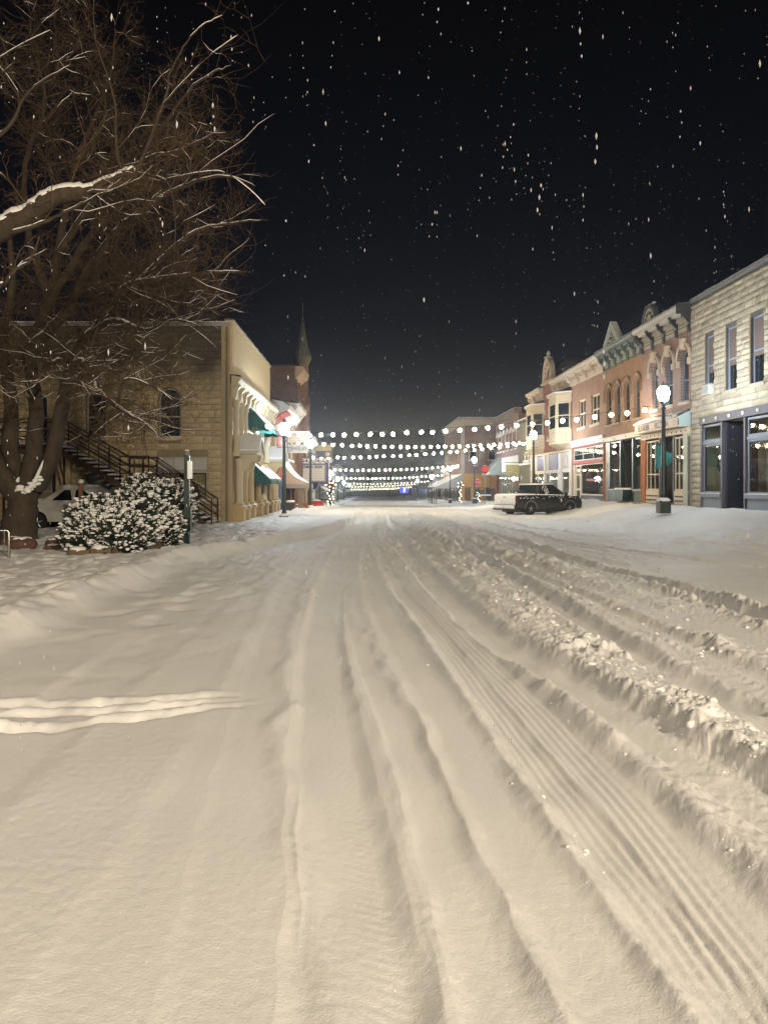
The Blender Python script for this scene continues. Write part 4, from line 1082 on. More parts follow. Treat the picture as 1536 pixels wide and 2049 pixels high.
def big_left():
    b = thing('tan_stone_building', 'two storey tan stone corner building with stained side wall and stairs', 'building', (XL, 29.7, 0), 0)
    # side wall: local x runs left from the corner (negative), y into the block
    Wd = 14.5; H = 7.72
    X = lambda px: (px - 735)*29.7/F - XL
    wins = [(X(172), X(212), 3.42, 5.28, .38), (X(317), X(362), 3.42, 5.35, .42)]
    door = (X(62), X(97), 3.17, 5.15, .3)
    low = [(X(63), X(112), 1.30, 2.40), (X(170), X(224), 1.25, 2.36), (X(314), X(416), .98, 2.68)]
    ops = [*wins, door, *low]
    sh = lambda o: (o[0]+Wd, o[1]+Wd, *o[2:])
    m = wall_mb(Wd, -.3, H, 12.9, [sh(o) for o in ops], .22)
    m.v = [(v[0]-Wd, v[1], v[2]) for v in m.v]
    w = m.build('wall', mat('tan_mortar', (.26,.21,.13), .95, noise=.2, nscale=3), b)
    darkened(MATS['tan_mortar'])
    sm = stone_meshes(tan_stone, 5)
    lay_stones(w, sm, -Wd+.0, -.34, -.1, H-.02, [o[:4] for o in ops], .25, (.32, .85), .04, 300, prefer=lambda c: -c[0] + .5*abs(c[2]-3), stuffm=tan_stone)
    quoin = MB()
    quoin.box(-.33, .0, -.045, -.002, -.2, H).build('corner_board', mat('corner_board', (.40,.32,.19), .75, noise=.15, nscale=2), b)
    MB().box(-.16, -.08, -.10, -.046, .0, H-.05).build('downpipe', mat('dull_pipe', (.18,.15,.10), .6), b)
    fr = mat('weathered_white_frame', (.40,.38,.33), .6)
    for o in wins:
        window(b, *o[:4], o[4], fr, .12, (.42,), (), .07, sill=tan_stone, name='arched_window')
        A = arc(o[0]-.02, o[1]+.02, o[3]-o[4], o[4]+.02, 10); B = arc(o[0]-.2, o[1]+.2, o[3]-o[4], o[4]+.2, 10)
        for k in range(10): MB().prism_y([A[k], A[k+1], B[k+1], B[k]][::-1], -.07, .02).build('arch_stone', tan_stone, b)
    window(b, *door[:4], .3, fr, .1, (.5,), (), .1, name='upper_door')
    gp = mat('grey_board', (.24,.245,.245), .7, noise=.1)
    for o in low[:2]:
        window(b, *o, 0, fr, .06, (), (), .05, pane=gp, name='boarded_window')
    o = low[2]
    window(b, o[0], o[1], 2.14, o[3], 0, fr, .04, (), (1/3, 2/3), .05, pane=mat('white_panel', (.45,.45,.45), .6), name='panelled_transom')
    window(b, o[0], o[1], o[2], 2.12, 0, fr, .06, (), (), .07, pane=glass_shop, name='office_window', sill=fr)
    storefront_room(b, o[0]-.0, o[1], o[2], 2.12, .24, 2.5, mat('dim_interior', (.10,.085,.06), .9))
    cur = mat('beige_curtain', (.36,.29,.20), .9)
    for (e, c, s) in ((o[0], 1, 1), (o[1], -1, 1)):
        c2 = thing('curtain', 'beige curtain tied back on the %s of the office window' % ('stair side' if c > 0 else 'street side'), 'curtain', (XL, 29.7, 0), 0)
        mm = MB(); vs = []
        for i in range(13):
            z = 1.02 + 1.08*i/12; t = i/12; wdt = .28 + .55*(t**1.8)
            for j in range(9): vs.append((e + c*(.06 + wdt*j/8), .30 + .025*math.sin(j*2.4), z))
        mm.add(vs, [(i*9+j, i*9+j+1, (i+1)*9+j+1, (i+1)*9+j) for i in range(12) for j in range(8)], True); mm.build('cloth', cur, c2)
    # arched lettering on the office window
    T = 'CHIROPRACTOR'; lm = mat('cream_lettering', (.72,.64,.46), .5)
    for i, ch in enumerate(T):
        t = (i - (len(T)-1)/2)/((len(T)-1)/2); a = t*.55
        text_part('letter', ch, .23, lm, kid(b, 'office_window'), ((o[0]+o[1])/2 + .78*t, .075, 1.72 - .22*t*t), (PI/2, a*.75, 0), .002, .85)
    MB().box(-Wd, .02, -.06, .3, H, H+.14).build('coping', mat('grey_tin', (.30,.30,.30)), b)
    snowridge(-Wd, .02, -.08, .3, H+.14, .05, b, 40)
    # projecting side pier
    MB().box(X(118), X(146), -.3, -.04, -.2, 2.75).build('buttress', tan_stone, b)
    # ---------------- street facade (local frame turned: x along the street)
    f = left('tan_street_facade', 'ivory and tan street front with green awnings and gabled door hoods', 29.7, 'shopfront')
    L = 12.9
    MB().box(-.02, L-1.6, -.10, .0-.002, 5.86, 7.86).build('parapet_panel', stucco, f)
    MB().box(-.05, L-1.55, -.15, .2, 7.862, 7.95).build('parapet_coping', ivory, f); snowridge(-.05, L-1.55, -.16, .2, 7.95, .05, f, 30)
    MB().box(0, L, -.06, -.002, -.2, 5.5).build('facade_panel', tanp, f)
    extr([(-.061,4.95),(-.13,4.95),(-.13,5.38),(-.30,5.46),(-.42,5.66),(-.42,5.74),(-.061,5.80)], -.1, L).build('cornice', ivory, f)
    snowridge(-.1, L, -.43, -.05, 5.75, .10, f, 34)
    q = MB().prism_x([(-.13,5.38),(-.36,5.50),(-.36,5.40),(-.26,5.28),(-.22,4.98),(-.13,4.90)][::-1], -.12, .12).build('bracket', ivory, f)
    xs = (.25, 1.35, 2.5, 5.7, 9.2, 12.5)
    q.location = (xs[0], 0, 0)
    for x in xs[1:]: dup(q, f, (x, 0, 0))
    for x in (3.6, 4.7, 6.9, 8.0, 10.3, 11.4): dup(q, f, (x, 0, 0), (.6, 1, 1))
    # upper colonnettes, windows
    for x in (.25, 1.35, 2.5, 5.7, 9.2, 12.5):
        MB().lathe([(.17,2.7),(.17,2.85),(.12,2.9),(.11,4.6),(.16,4.66),(.13,4.72),(.2,4.88)], (x,-.20,0), 10).build('column', ivory, f)
    for x0, x1 in ((3.1,5.2), (6.2,8.6)):
        window(f, x0, x1, 2.95, 4.85, 0, ivory, -.12, (.5,), (.5,), .09, name='upper_window')
    window(f, 7.2, 7.75, 3.1, 3.62, 0, white_paint, -.13, (), (.5,), .06, name='small_window')
    # lower pilasters on pedestals
    for x, w in ((.45,.5), (1.75,.45), (3.3,.5), (5.6,.5), (7.6,.5), (9.5,.45), (11.0,.5), (12.4,.45)):
        p = MB(); p.box(x-w/2, x+w/2, -.50, -.062, -.25, .62); p.box(x-w/2-.05, x+w/2+.05, -.56, -.061, .62, .74); p.box(x-w/2+.03, x+w/2-.03, -.46, -.062, .74, .86)
        p.build('pedestal', tanp, f)
        MB().lathe([(w*.36,.86),(w*.30,.95),(w*.30,2.45),(w*.36,2.5),(w*.42,2.6)], (x,-.28,0), 10).build('column', ivory if x < 1 else tanp, f)
        snowcap([(x-w/2,-.54),(x+w/2,-.54),(x+w/2,-.4),(x-w/2,-.4)], .741, .04, f)
    for x0, x1 in ((2.2,3.0), (3.65,5.3), (6.0,7.3), (7.95,9.2), (11.3,12.1)):
        window(f, x0, x1, .85, 2.5, 0, tanp, -.13, (), (), .08, name='shop_window')
    for i, x in enumerate((.55, 9.9)):
        h = thing('door_hood', ('snowy gabled door hood on carved brackets nearest the stone corner', 'snowy gabled door hood at the far end of the tan front')[i], 'hood', (XL, 29.7, 0), PI/2, 'gabled hoods on the tan front')
        x1 = x + 1.5; c = (x+x1)/2
        MB().prism_y([(x-.1,2.78),(x1+.1,2.78),(x1+.1,2.86),(c,3.42),(x-.1,2.86)][::-1], -.98, -.07).build('gable', ivory, h)
        m = MB(); 
        for s, e in ((x-.18, c), (x1+.18, c)): m.prism_y([(s,2.84),(s,2.93),(e,3.56),(e,3.45)], -1.06, -.065)
        m.build('roof', mat('white_roof', (.5,.48,.44), .6), h)
        m = MB()
        for s, e in ((x-.17, c), (x1+.17, c)): m.prism_y([(s,2.935),(s,2.99),(e,3.63),(e,3.565)], -1.05, -.065)
        m.build('snow', snow_m, h)
        for xx in (x, x1-.14):
            P = [(-.07,2.77),(-.95,2.77),(-.92,2.55),(-.70,2.48),(-.62,2.25),(-.42,2.12),(-.38,1.85),(-.25,1.72),(-.2,1.55),(-.07,1.5)]
            MB().prism_x(P, xx, xx+.14).build('scroll_bracket', ivory if i == 0 else tanp, h)
        MB().box(x+.15, x1-.15, -.12, -.065, 0, 2.4).build('door_leaf', tanp, h)
    # awnings
    def awning(x0, x1, zt, zb, pr, label):
        a = thing('green_awning', label, 'awning', (XL, 29.7, 0), PI/2, 'green awnings on the tan front')
        m = MB(); N = 10
        m.quad((x0,-.14,zt),(x1,-.14,zt),(x1,-pr,zb),(x0,-pr,zb))
        m.add([(x0,-.14,zt),(x0,-pr,zb),(x0,-.14,zb)], [(0,1,2)]); m.add([(x1,-.14,zt),(x1,-pr,zb),(x1,-.14,zb)], [(0,1,2)])
        m.build('canvas', green_canvas, a)
        v = MB()
        for i in range(N):
            s = x0 + (x1-x0)*i/N; e2 = x0 + (x1-x0)*(i+1)/N; c = (s+e2)/2
            v.add([(s,-pr-.004,zb),(e2,-pr-.004,zb),(e2,-pr-.004,zb-.10),(c,-pr-.004,zb-.17),(s,-pr-.004,zb-.10)], [(0,1,2,3,4)])
        for y0, y1 in ((-.14,-.14-(pr-.14)*.5), (-.14-(pr-.14)*.5,-pr)):
            for xx in (x0, x1): v.add([(xx,y0,zb),(xx,y1,zb),(xx,y1,zb-.10),(xx,(y0+y1)/2,zb-.16),(xx,y0,zb-.10)], [(0,1,2,3,4)])
        v.build('valance', green_canvas, a)
        s = MB(); N = 12; vs = []
        for i in range(N+1):
            x = x0+.02 + (x1-x0-.04)*i/N
            for t in (.04, .3, .6, .93): vs.append((x, -.15 - (pr-.14)*t*(1 + R.uniform(-.02,.02)), zt + (zb-zt)*t + .035 + R.uniform(0,.03)))
        s.add(vs, [(i*4+k, i*4+k+1, (i+1)*4+k+1, (i+1)*4+k) for i in range(N) for k in range(3)], True); s.build('snow', snow_m, a)
        MB().tube([(x0+.02,-.15,zb+.02),(x0+.02,-pr+.02,zb+.02),(x1-.02,-pr+.02,zb+.02),(x1-.02,-.15,zb+.02)], .02, 5).build('awning_frame', dark_iron, a)
    awning(3.0, 5.3, 5.02, 4.18, .95, 'upper green awning nearer the stone corner, snow on its canvas')
    awning(6.15, 8.65, 5.02, 4.12, .95, 'upper green awning farther along the tan front')
    awning(4.55, 6.7, 2.58, 1.78, 1.0, 'lower green snow covered awning nearer the stone corner')
    awning(7.1, 9.4, 2.58, 1.78, 1.0, 'lower green snow covered awning farther along the tan front')

def stairs():
    s = thing('outside_staircase', 'dark iron outside staircase with snowy treads against the stone side wall', 'stairs', (0,0,0))
    X = lambda px: (px - 735)*28.9/F
    y0, y1 = 28.35, 29.45
    iron = mat('rusty_iron', (.055,.032,.022), .7, noise=.3)
    def flight(xa, za, xb, zb, n):
        for i in range(n):
            t = (i+.5)/n; x = xa + (xb-xa)*t; z = za + (zb-za)*t; w = abs(xb-xa)/n
            st = MB().box(x-w*.55, x+w*.55, y0, y1, z-.03, z).build('step', iron, s)
            snowcap([(x-w*.53,y0),(x+w*.53,y0),(x+w*.53,y1),(x-w*.53,y1)], z+.001, .06, st)
        for y in (y0-.03, y1+.03): MB().prism_y([(xa,za-.03),(xa,za-.28),(xb,zb-.28),(xb,zb-.03)][::-1], y-.03, y+.03).build('stringer', iron, s)
        rail(xa, za, xb, zb)
    def rail(xa, za, xb, zb, y=None):
        for y in (y0-.03, y1+.03):
            m = MB()
            for h in (.95, .62, .32): m.tube([(xa,y,za+h),(xb,y,zb+h)], .024, 5)
            k = max(2, int(abs(xb-xa)/1.1)+1)
            for i in range(k+1):
                t = i/k; m.tube([(xa+(xb-xa)*t,y,za+(zb-za)*t-.1),(xa+(xb-xa)*t,y,za+(zb-za)*t+.95)], .026, 5)
            m.build('railing', iron, s)
    MB().box(X(-30), X(125), y0, y1, 3.0, 3.08).build('landing', iron, s); snowcap([(X(-30),y0),(X(125),y0),(X(125),y1),(X(-30),y1)], 3.081, .07, s)
    rail(X(-30), 3.05, X(125), 3.05)
    flight(X(125), 3.05, X(250), 1.72, 9)
    MB().box(X(250), X(306), y0, y1, 1.62, 1.69).build('landing', iron, s); snowcap([(X(250),y0),(X(306),y0),(X(306),y1),(X(250),y1)], 1.691, .07, s)
    rail(X(250), 1.69, X(306), 1.69)
    flight(X(306), 1.69, X(430), .12, 10)
    for px in (20, 118, 256, 302):
        zz = 3.0 if px < 200 else 1.6
        for y in (y0+.05, y1-.05): MB().tube([(X(px),y,0),(X(px),y,zz)], .045, 6).build('post', iron, s)
    MB().tube([(X(125),y0,2.9),(X(140),y0+.2,1.4),(X(150),y0+.2,0)], .035, 5).build('brace', iron, s)

def painted_shop():
    b = left('red_white_shop', 'narrow shop with red pilasters, blue base and white bracketed cornice', 42.75)
    Wd = 7.4
    gw = mat('grey_white_boards', (.42,.42,.42), .7, noise=.08)
    wall_mb(Wd, -.3, 5.5, 10, [(3.4,7.0,.2,2.5)], .15).build('wall', gw, b)
    rd = mat('coral_red_paint', (.50,.075,.05), .55); bl = mat('royal_blue_paint', (.03,.06,.20), .5)
    for i, x in enumerate((.2, 1.05, 1.9, 2.75)):
        MB().box(x, x+.4, -.30, -.002, 2.0, 4.85).build('pilaster', rd, b)
        MB().box(x-.03, x+.43, -.33, -.003, -.3, 1.998).build('pilaster_base', bl if i < 3 else rd, b)
        MB().box(x+.12, x+.28, -.325, -.301, 2.2, 4.6).build('pilaster_inset', mat('light_red_paint', (.60,.14,.10)), b)
    # coved cornice with curved ribs
    cv = [(0,4.9),(-.08,5.0),(-.14,5.25),(-.35,5.55),(-.75,5.75),(-.95,5.8),(-.95,6.0),(-.6,6.25),(.4,6.45),(.4,4.9)]
    extr(cv, .0, Wd).build('cornice', mat('white_cornice', (.40,.40,.39), .6), b)
    for i in range(13):
        x = .15 + i*.58; red = i < 4
        t = MB().tube([(x,-.12,4.75),(x,-.17,5.2),(x,-.42,5.52),(x,-.85,5.72)], .065 if red else .045, 6).build('curved_bracket', rd if red else MATS['white_cornice'], b)
        if red: MB().lathe([(.17,-.02),(.17,.02)], (x+.02,-.42,5.3), 12, 'x').build('arch_disc', rd, b)
    m = MB(); vs = []
    for i in range(31):
        x = -.02 + (Wd+.04)*i/30; q = R.uniform(.05,.11)
        vs += [(x,-.97,6.0),(x,-.95,6.03+q),(x,-.6,6.27+q),(x,.4,6.5+q)]
    m.add(vs, [(i*4+k,(i+1)*4+k,(i+1)*4+k+1,i*4+k+1) for i in range(30) for k in range(3)], True); m.build('snow', snow_m, b)
    MB().box(.1, Wd, -.36, -.02, 4.862, 4.95).build('string_course', white_paint, b)
    MB().box(3.3, Wd, -.12, -.02, 2.55, 2.9).build('fascia', mat('orange_fascia', (.45,.16,.07), .6), b)
    window(b, 3.4, 7.0, .3, 2.45, 0, dark_iron, .02, (), (.33,.66), .08, name='shop_window')
    for x in (4.1, 5.6): window(b, x, x+.9, 3.1, 4.6, 0, white_paint, -.03, (.5,), (), .08)
    bn = thing('street_bench', 'dark snow topped bench at the foot of the red pilasters', 'bench', (XL+.9, 43.6, hz(XL+.9, 43.6)), PI/2)
    for i in range(3): MB().box(0, 1.6, -.12+i*.15, 0+i*.15, .42, .46).build('slat', dark_iron, bn)
    for x in (.1, 1.4): MB().box(x, x+.08, -.12, .3, 0, .419).build('leg', dark_iron, bn)
    snowcap([(0,-.14),(1.6,-.14),(1.6,.33),(0,.33)], .461, .10, bn)
    # swooping canopy
    a = left('swooping_canopy', 'pale concave canopy with snow on it above the jewellery shop door', 47.4, 'canopy')
    P = [(0,3.1),(-.35,2.55),(-.75,2.12),(-1.3,1.78),(-1.62,1.66)]
    m = MB(); vs = []
    for i in range(13):
        x = 4.2*i/12; vs += [(x, p[0], p[1]) for p in P]
    m.add(vs, [(i*5+k,i*5+k+1,(i+1)*5+k+1,(i+1)*5+k) for i in range(12) for k in range(4)], True)
    m.add([(0,p[0],p[1]) for p in P] + [(0,0,1.66)], [tuple(range(6))]); m.add([(4.2,p[0],p[1]) for p in P] + [(4.2,0,1.66)], [tuple(range(6))])
    m.build('canvas', mat('beige_canvas', (.50,.42,.33), .8), a)
    m = MB(); vs = []
    for i in range(13):
        x = .02 + 4.16*i/12; vs += [(x, p[0]-.01, p[1]+.05+R.uniform(0,.03)) for p in P]
    m.add(vs, [(i*5+k,i*5+k+1,(i+1)*5+k+1,(i+1)*5+k) for i in range(12) for k in range(4)], True); m.build('snow', snow_m, a)
    MB().box(-.03, 4.23, -1.66, -1.56, 1.38, 1.655).build('canopy_edge', mat('grey_fascia', (.30,.29,.27), .6), a)
    MB().box(-.031, .10, -1.55, .0, 1.40, 1.655).build('canopy_edge', MATS['grey_fascia'], a)
    for x, y in ((.1,-1.5),(.1,-.75),(4.1,-1.5),(1.4,-.15)):
        c = MB(); c.box(x-.13, x+.13, y-.13, y+.13, -.4, .5); c.build('column_base', mat('brick_base', (.28,.12,.06), .8), a)
        MB().lathe([(.09,.5),(.07,.6),(.07,1.2),(.12,1.3),(.14,1.39)], (x,y,0), 8).build('column', black_paint if y > -1 else mat('tan_column', (.34,.27,.18), .7), a)
    MB().box(.4, 1.3, -1.3, -1.0, -.4, 1.38).build('pier', MATS['tan_column'], a)

def grey_cornice_shop():
    b = left('brown_shop', 'brown brick shop with pale flared cornice and wooden front', 50.2)
    Wd = 6.0
    wall_mb(Wd, -.4, 5.9, 9, [(1.0,2.0,3.3,5.0),(3.4,4.4,3.3,5.0)], .15).build('wall', brickmat('umber_brick', (.16,.09,.06), (.13,.075,.05), (.2,.15,.12), .21, .075, .2), b)
    for x in (1.0, 3.4): window(b, x, x+1, 3.3, 5.0, 0, white_paint, .05, (.5,), (), .09, sill=white_paint)
    extr([(0,5.8),(-.1,5.85),(-.5,6.4),(-.85,6.75),(-.85,6.95),(.4,7.05),(.4,5.8)], 0, Wd).build('cornice', mat('grey_white_boards', (.42,.42,.42)), b)
    snowridge(0, Wd, -.86, .35, 6.98, .12, b)
    for i in range(7):
        MB().box(.2+i*.8, .2+i*.8+.34, -.24, -.01, -.5, 1.75).build('timber_post', mat('red_brown_timber', (.16,.06,.03), .7, noise=.2), b)
        MB().box(.17+i*.8, .57+i*.8, -.32, -.012, -.6, .2).build('post_base', mat('brick_base', (.28,.12,.06)), b)
        snowcap([(.17+i*.8,-.32),(.57+i*.8,-.32),(.57+i*.8,-.25),(.17+i*.8,-.25)], .201, .05, b)
    MB().box(.1, 5.9, -.3, -.01, 1.76, 2.3).build('fascia', mat('brown_fascia', (.14,.10,.07), .7), b)
    # hanging sign boards
    s = thing('jewelry_sign', 'cream projecting sign board lettered JEWELRY beside the first street lamp', 'sign', (XL, 51.0, 0), 0)
    MB().box(.05, 1.32, -.07, .07, 3.72, 4.28).build('board', mat('cream_sign', (.22,.19,.14), .6), s)
    text_part('lettering', 'JEWELRY', .34, mat('dark_lettering', (.05,.045,.06), .5), s, (.69,-.076,4.0), (PI/2,0,0), .005, .84, .014)
    MB().tube([(0,0,4.36),(1.75,0,3.62)], .03, 5).build('bracket', dark_iron, s)
    s.location.x = XL + .05
    s2 = thing('upper_sign_board', 'weathered cream board sign hanging above the jewelry board', 'sign', (XL+.05, 50.9, 0), 0)
    MB().box(.05, 1.45, -.06, .06, 4.42, 5.05).build('board', MATS['cream_sign'], s2)
    MB().box(.05, 1.45, -.07, .07, 5.05, 5.10).build('trim', white_paint, s2)
    for zz in (4.6, 4.75): MB().box(.2, 1.3, -.065, -.061, zz, zz+.06).build('faded_print', mat('faded_print', (.36,.25,.21)), s2)
    sn = MB().box(.05,1.45,-.06,.06,5.101,5.16).build('snow', snow_m, s2)

def turret_building():
    b = left('turret_building', 'tall brown brick building with a pointed corner turret', 56.2)
    br = brickmat('brown_brick', (.17,.085,.05), (.145,.07,.042), (.17,.11,.08), .21, .075, .25)
    Wd = 12.5; H = 10.3
    ops = [(1.2+i*2.1, 2.1+i*2.1, 4.6, 6.4, .3) for i in range(5)] + [(1.2+i*2.1, 2.1+i*2.1, 7.4, 9.0, .3) for i in range(5)]
    wall_mb(Wd, -.6, H, 13, ops, .2).build('wall', br, b)
    for o in ops: window(b, *o[:4], .3, mat('dull_frame', (.22,.18,.14), .7), .1, (.5,), (), .1, sill=mat('brown_stone', (.20,.13,.10)))
    MB().box(-.05, .35, -.05, 13, H, H+.10).build('coping', dark_iron, b)
    extr([(0,9.4),(-.1,9.5),(-.5,9.9),(-.6,10.2),(-.6,10.32),(.3,10.36),(.3,9.4)], .2, 4.6).build('cornice', mat('brown_stone_light', (.36,.24,.15), .7), b)
    extr([(0,9.6),(-.1,9.6),(-.55,10.0),(-.6,10.35),(-.6,10.5),(.3,10.5),(.3,9.6)], 4.8, 5.5).build('corbel', MATS['brown_stone_light'], b)
    for x in (.1, 2.4, 4.6, 8.0, 12.1): MB().box(x, x+.4, -.16, -.001, -.5, 9.38).build('pilaster', br, b)
    # corner turret hung from the facade
    t = thing('corner_turret', 'slender round turret with pointed spire on the brown brick building', 'turret', (XL+.12, 61.6, 0), 0)
    MB().lathe([(.05,5.6),(.30,6.3),(.42,6.8),(.50,7.6),(.56,7.7),(.56,8.0),(.44,8.1),(.44,11.2),(.50,11.3)], (0,0,0), 12).build('shaft', br, t)
    sp = mat('dull_green_roof', (.12,.115,.08), .7, noise=.2, nscale=3)
    MB().lathe([(.50,11.3),(.66,11.65),(.70,11.85),(.66,11.95)], (0,0,0), 14).build('turret_cornice', sp, t)
    MB().lathe([(.64,11.95),(.47,12.4),(.31,13.1),(.17,13.9),(.06,14.6),(.03,14.75)], (0,0,0), 14).build('spire', sp, t)
    f = MB()
    for k in range(14):
        a = 2*PI*k/14; f.tube([(.655*math.cos(a),.655*math.sin(a),11.97),(.48*math.cos(a),.48*math.sin(a),12.42),(.32*math.cos(a),.32*math.sin(a),13.12),(.08*math.cos(a),.08*math.sin(a),14.62)], .025, 4)
    f.build('spire_ribs', sp, t)
    MB().lathe([(.03,14.7),(.08,14.95),(.03,15.1),(.02,16.2)], (0,0,0), 6).build('finial', sp, t)

def theatre():
    b = left('theatre', 'grey fronted theatre behind the purple marquee', 68.8)
    gm = mat('grey_render', (.20,.19,.175), .8, noise=.15)
    wall_mb(9, -1.2, 6.0, 9, [(1,2.4,-.5,1.8),(4,6,-.5,1.8)], .2).build('wall', gm, b)
    window(b, 1, 2.4, -.5, 1.8, 0, dark_iron, .08, (), (.5,), .1, name='door'); window(b, 4, 6, -.5, 1.8, 0, dark_iron, .08, (), (.5,), .1, name='door')
    MB().box(-.02, 9.02, -.2, .3, 6.0, 6.2).build('coping', white_paint, b); snowridge(0, 9, -.2, .3, 6.2, .1, b)
    # marquee
    m = thing('theatre_marquee', 'purple framed marquee lettered ELKADER with COMING SOON letter board', 'marquee', (XL, 62.5, 0), 0)
    pu = mat('purple_paint', (.055,.055,.17), .5)
    x0, x1, z0, z1 = -.35, 2.20, 1.72, 3.62
    MB().box(x0, x1, -.55, .55, z0, z1).build('marquee_box', pu, m)
    MB().box(x0+.15, x1-.22, -.62, -.551, z0+.14, z1-.32).build('board_frame', mat('grey_purple', (.22,.21,.30), .5), m)
    MB().box(x0+.24, x1-.36, -.635, -.621, z0+.22, z1-.42).build('letter_board', mat('letter_board', (.56,.53,.46), .6, emit=(1,.93,.8), estr=.10), m)
    h = MB()
    for i in range(6): h.box(x0+.24, x1-.36, -.645, -.636, z0+.24+i*.19, z0+.255+i*.19)
    h.build('letter_track', mat('track_grey', (.22,.21,.19), .6), m)
    text_part('message', 'COMING  SOON', .26, black_paint, m, ((x0+x1)/2-.06,-.66,z1-.56), (PI/2,0,0), .006, .82, .014)
    text_part('lettering', 'ELKADER', .50, mat('white_lettering', (.75,.73,.70), .5, emit=(1,.95,.9), estr=.15), m, ((x0+x1)/2+.1,-.60,z1-.06), (PI/2,0,0), .03, 1.02, .006)
    MB().box(x0+.3, x1-.3, -.66, -.5, z1-.27, z1-.22).build('letter_rail', white_paint, m)
    for i in range(2):
        MB().box((x0, x1-.05)[i], (x0+.05, x1)[i], -.575, -.552, z0, z1).build('edge_trim', white_paint, m)
    MB().box(x0, x1, -.58, -.552, z0-.04, z0+.06).build('edge_trim', pu, m)
    MB().prism_y([(x0,z0-.04),(x0+.3,z0-.45),(x0+1.4,z0-.45),(x0+1.7,z0-.04)][::-1], -.5, .5).build('soffit', mat('deep_purple', (.03,.03,.09), .6), m)
    snowcap([(x0,-.55),(x1,-.55),(x1,.55),(x0,.55)], z1+.001, .1, m)
    # a framed sign board beyond
    s = thing('square_sign', 'cream framed square hanging sign above the theatre marquee', 'sign', (XL+1.7, 66, 0), 0)
    s.location.x = XL + .9
    MB().box(-.1, 1.4, -.05, .05, 3.95, 5.15).build('frame', mat('cream_sign', (.22,.19,.14)), s)
    MB().box(.0, 1.3, -.06, -.051, 4.55, 5.05).build('upper_panel', mat('pale_yellow', (.56,.50,.26), .6), s)
    MB().box(.0, .62, -.06, -.051, 4.03, 4.48).build('picture_panel', mat('blue_panel', (.11,.13,.26)), s)
    MB().ball((.98,-.06,4.25), .2, 2, 0, (1,.3,1)).build('emblem', white_paint, s)

def far_blocks():
    """smaller shops closing both sides down to the bridge: each its own building"""
    specs = [  # side, d0, d1, wall x, height, colour, label
        ('l', 86, 100, -5.4, 5.0, (.20,.19,.18), 'low grey shop left of the street, first beyond the theatre'),
        ('l', 100.5, 118, -5.6, 6.6, (.17,.12,.10), 'brown two storey shop far down the left side'),
        ('l', 118.5, 138, -5.6, 5.6, (.22,.22,.23), 'pale grey shop far down the left side'),
        ('l', 139, 165, -5.7, 6.4, (.14,.12,.12), 'dark shop far down the left side'),
        ('l', 166, 205, -5.8, 5.2, (.16,.16,.17), 'last low block on the left before the bridge'),
        ('r', 127, 146, 13.0, 5.4, (.20,.20,.20), 'grey shop with white fascia beyond the corner building'),
        ('r', 147, 168, 13.2, 6.2, (.20,.13,.10), 'brown brick shop far down the right side'),
        ('r', 169, 195, 13.0, 5.2, (.22,.21,.19), 'pale low shop far down the right side'),
        ('r', 196, 222, 12.6, 5.6, (.15,.14,.14), 'last dark block on the right before the bridge'),
    ]
    for k, (sd, d0, d1, x, H, col, lb) in enumerate(specs):
        L = d1 - d0; b = thing('distant_shop', lb, 'building', (x, d0 if sd == 'l' else d1, 0), PI/2 if sd == 'l' else -PI/2, 'shops far down the street')
        m = mat('distant_wall%d' % k, col, .85, noise=.15, nscale=1.5)
        n = int(L/3.2); ops = [(.8+i*L/n, .8+i*L/n+1.1, 1.9, 3.3) for i in range(n)] if H > 5.5 else []
        g = -2.4; low = [(.6+i*L/max(1,n//2), .6+i*L/max(1,n//2)+L/max(1,n//2)-1.4, g+.6, .9) for i in range(max(1, n//2))]
        wall_mb(L, g-1, H-1.4, 10, ops+low, .15).build('wall', m, b)
        for o in ops: window(b, *o, 0, white_paint, .06, (.5,), (), .1)
        for o in low: window(b, *o, 0, mat('silver_frame', (.4,.42,.42)), .06, (), (.5,), .12, name='display_window')
        extr([(.2,H-1.6),(-.1,H-1.6),(-.4,H-1.3),(-.4,H-1.15),(.2,H-1.1)], -.01, L+.01).build('cornice', mat('pale_trim', (.34,.33,.31), .7), b)
        snowridge(0, L, -.42, .2, H-1.12, .12, b, 10)
        MB().box(0, L, -.14, -.01, 1.0, 1.55).build('fascia', MATS['pale_trim'] if k % 2 else m, b)
        if k in (0, 2, 5):
            MB().prism_x([(-.02,1.5),(-1.5,.5),(-1.5,.4),(-.02,1.35)], .5, L*.5).build('awning', mat('grey_canvas', (.32,.32,.33)), b)
            MB().prism_x([(-.02,1.56),(-1.52,.55),(-1.5,.505),(-.02,1.505)], .5, L*.5).build('snow', snow_m, b)
big_left(); stairs(); painted_shop(); grey_cornice_shop(); turret_building(); theatre(); far_blocks()
# ================================================================== street furniture and lights
COOL = (.84, .94, 1.0); WARM = (1.0, .80, .52)
lamp_glow = emat('cool_lamp_glow', COOL, 370)
bulb_glow = emat('warm_bulb_glow', (1, .82, .54), 135)
fairy_glow = emat('fairy_light_glow', (1, .88, .62), 18)
post_m = mat('street_lamp_green', (.012, .028, .024), .35, .6)

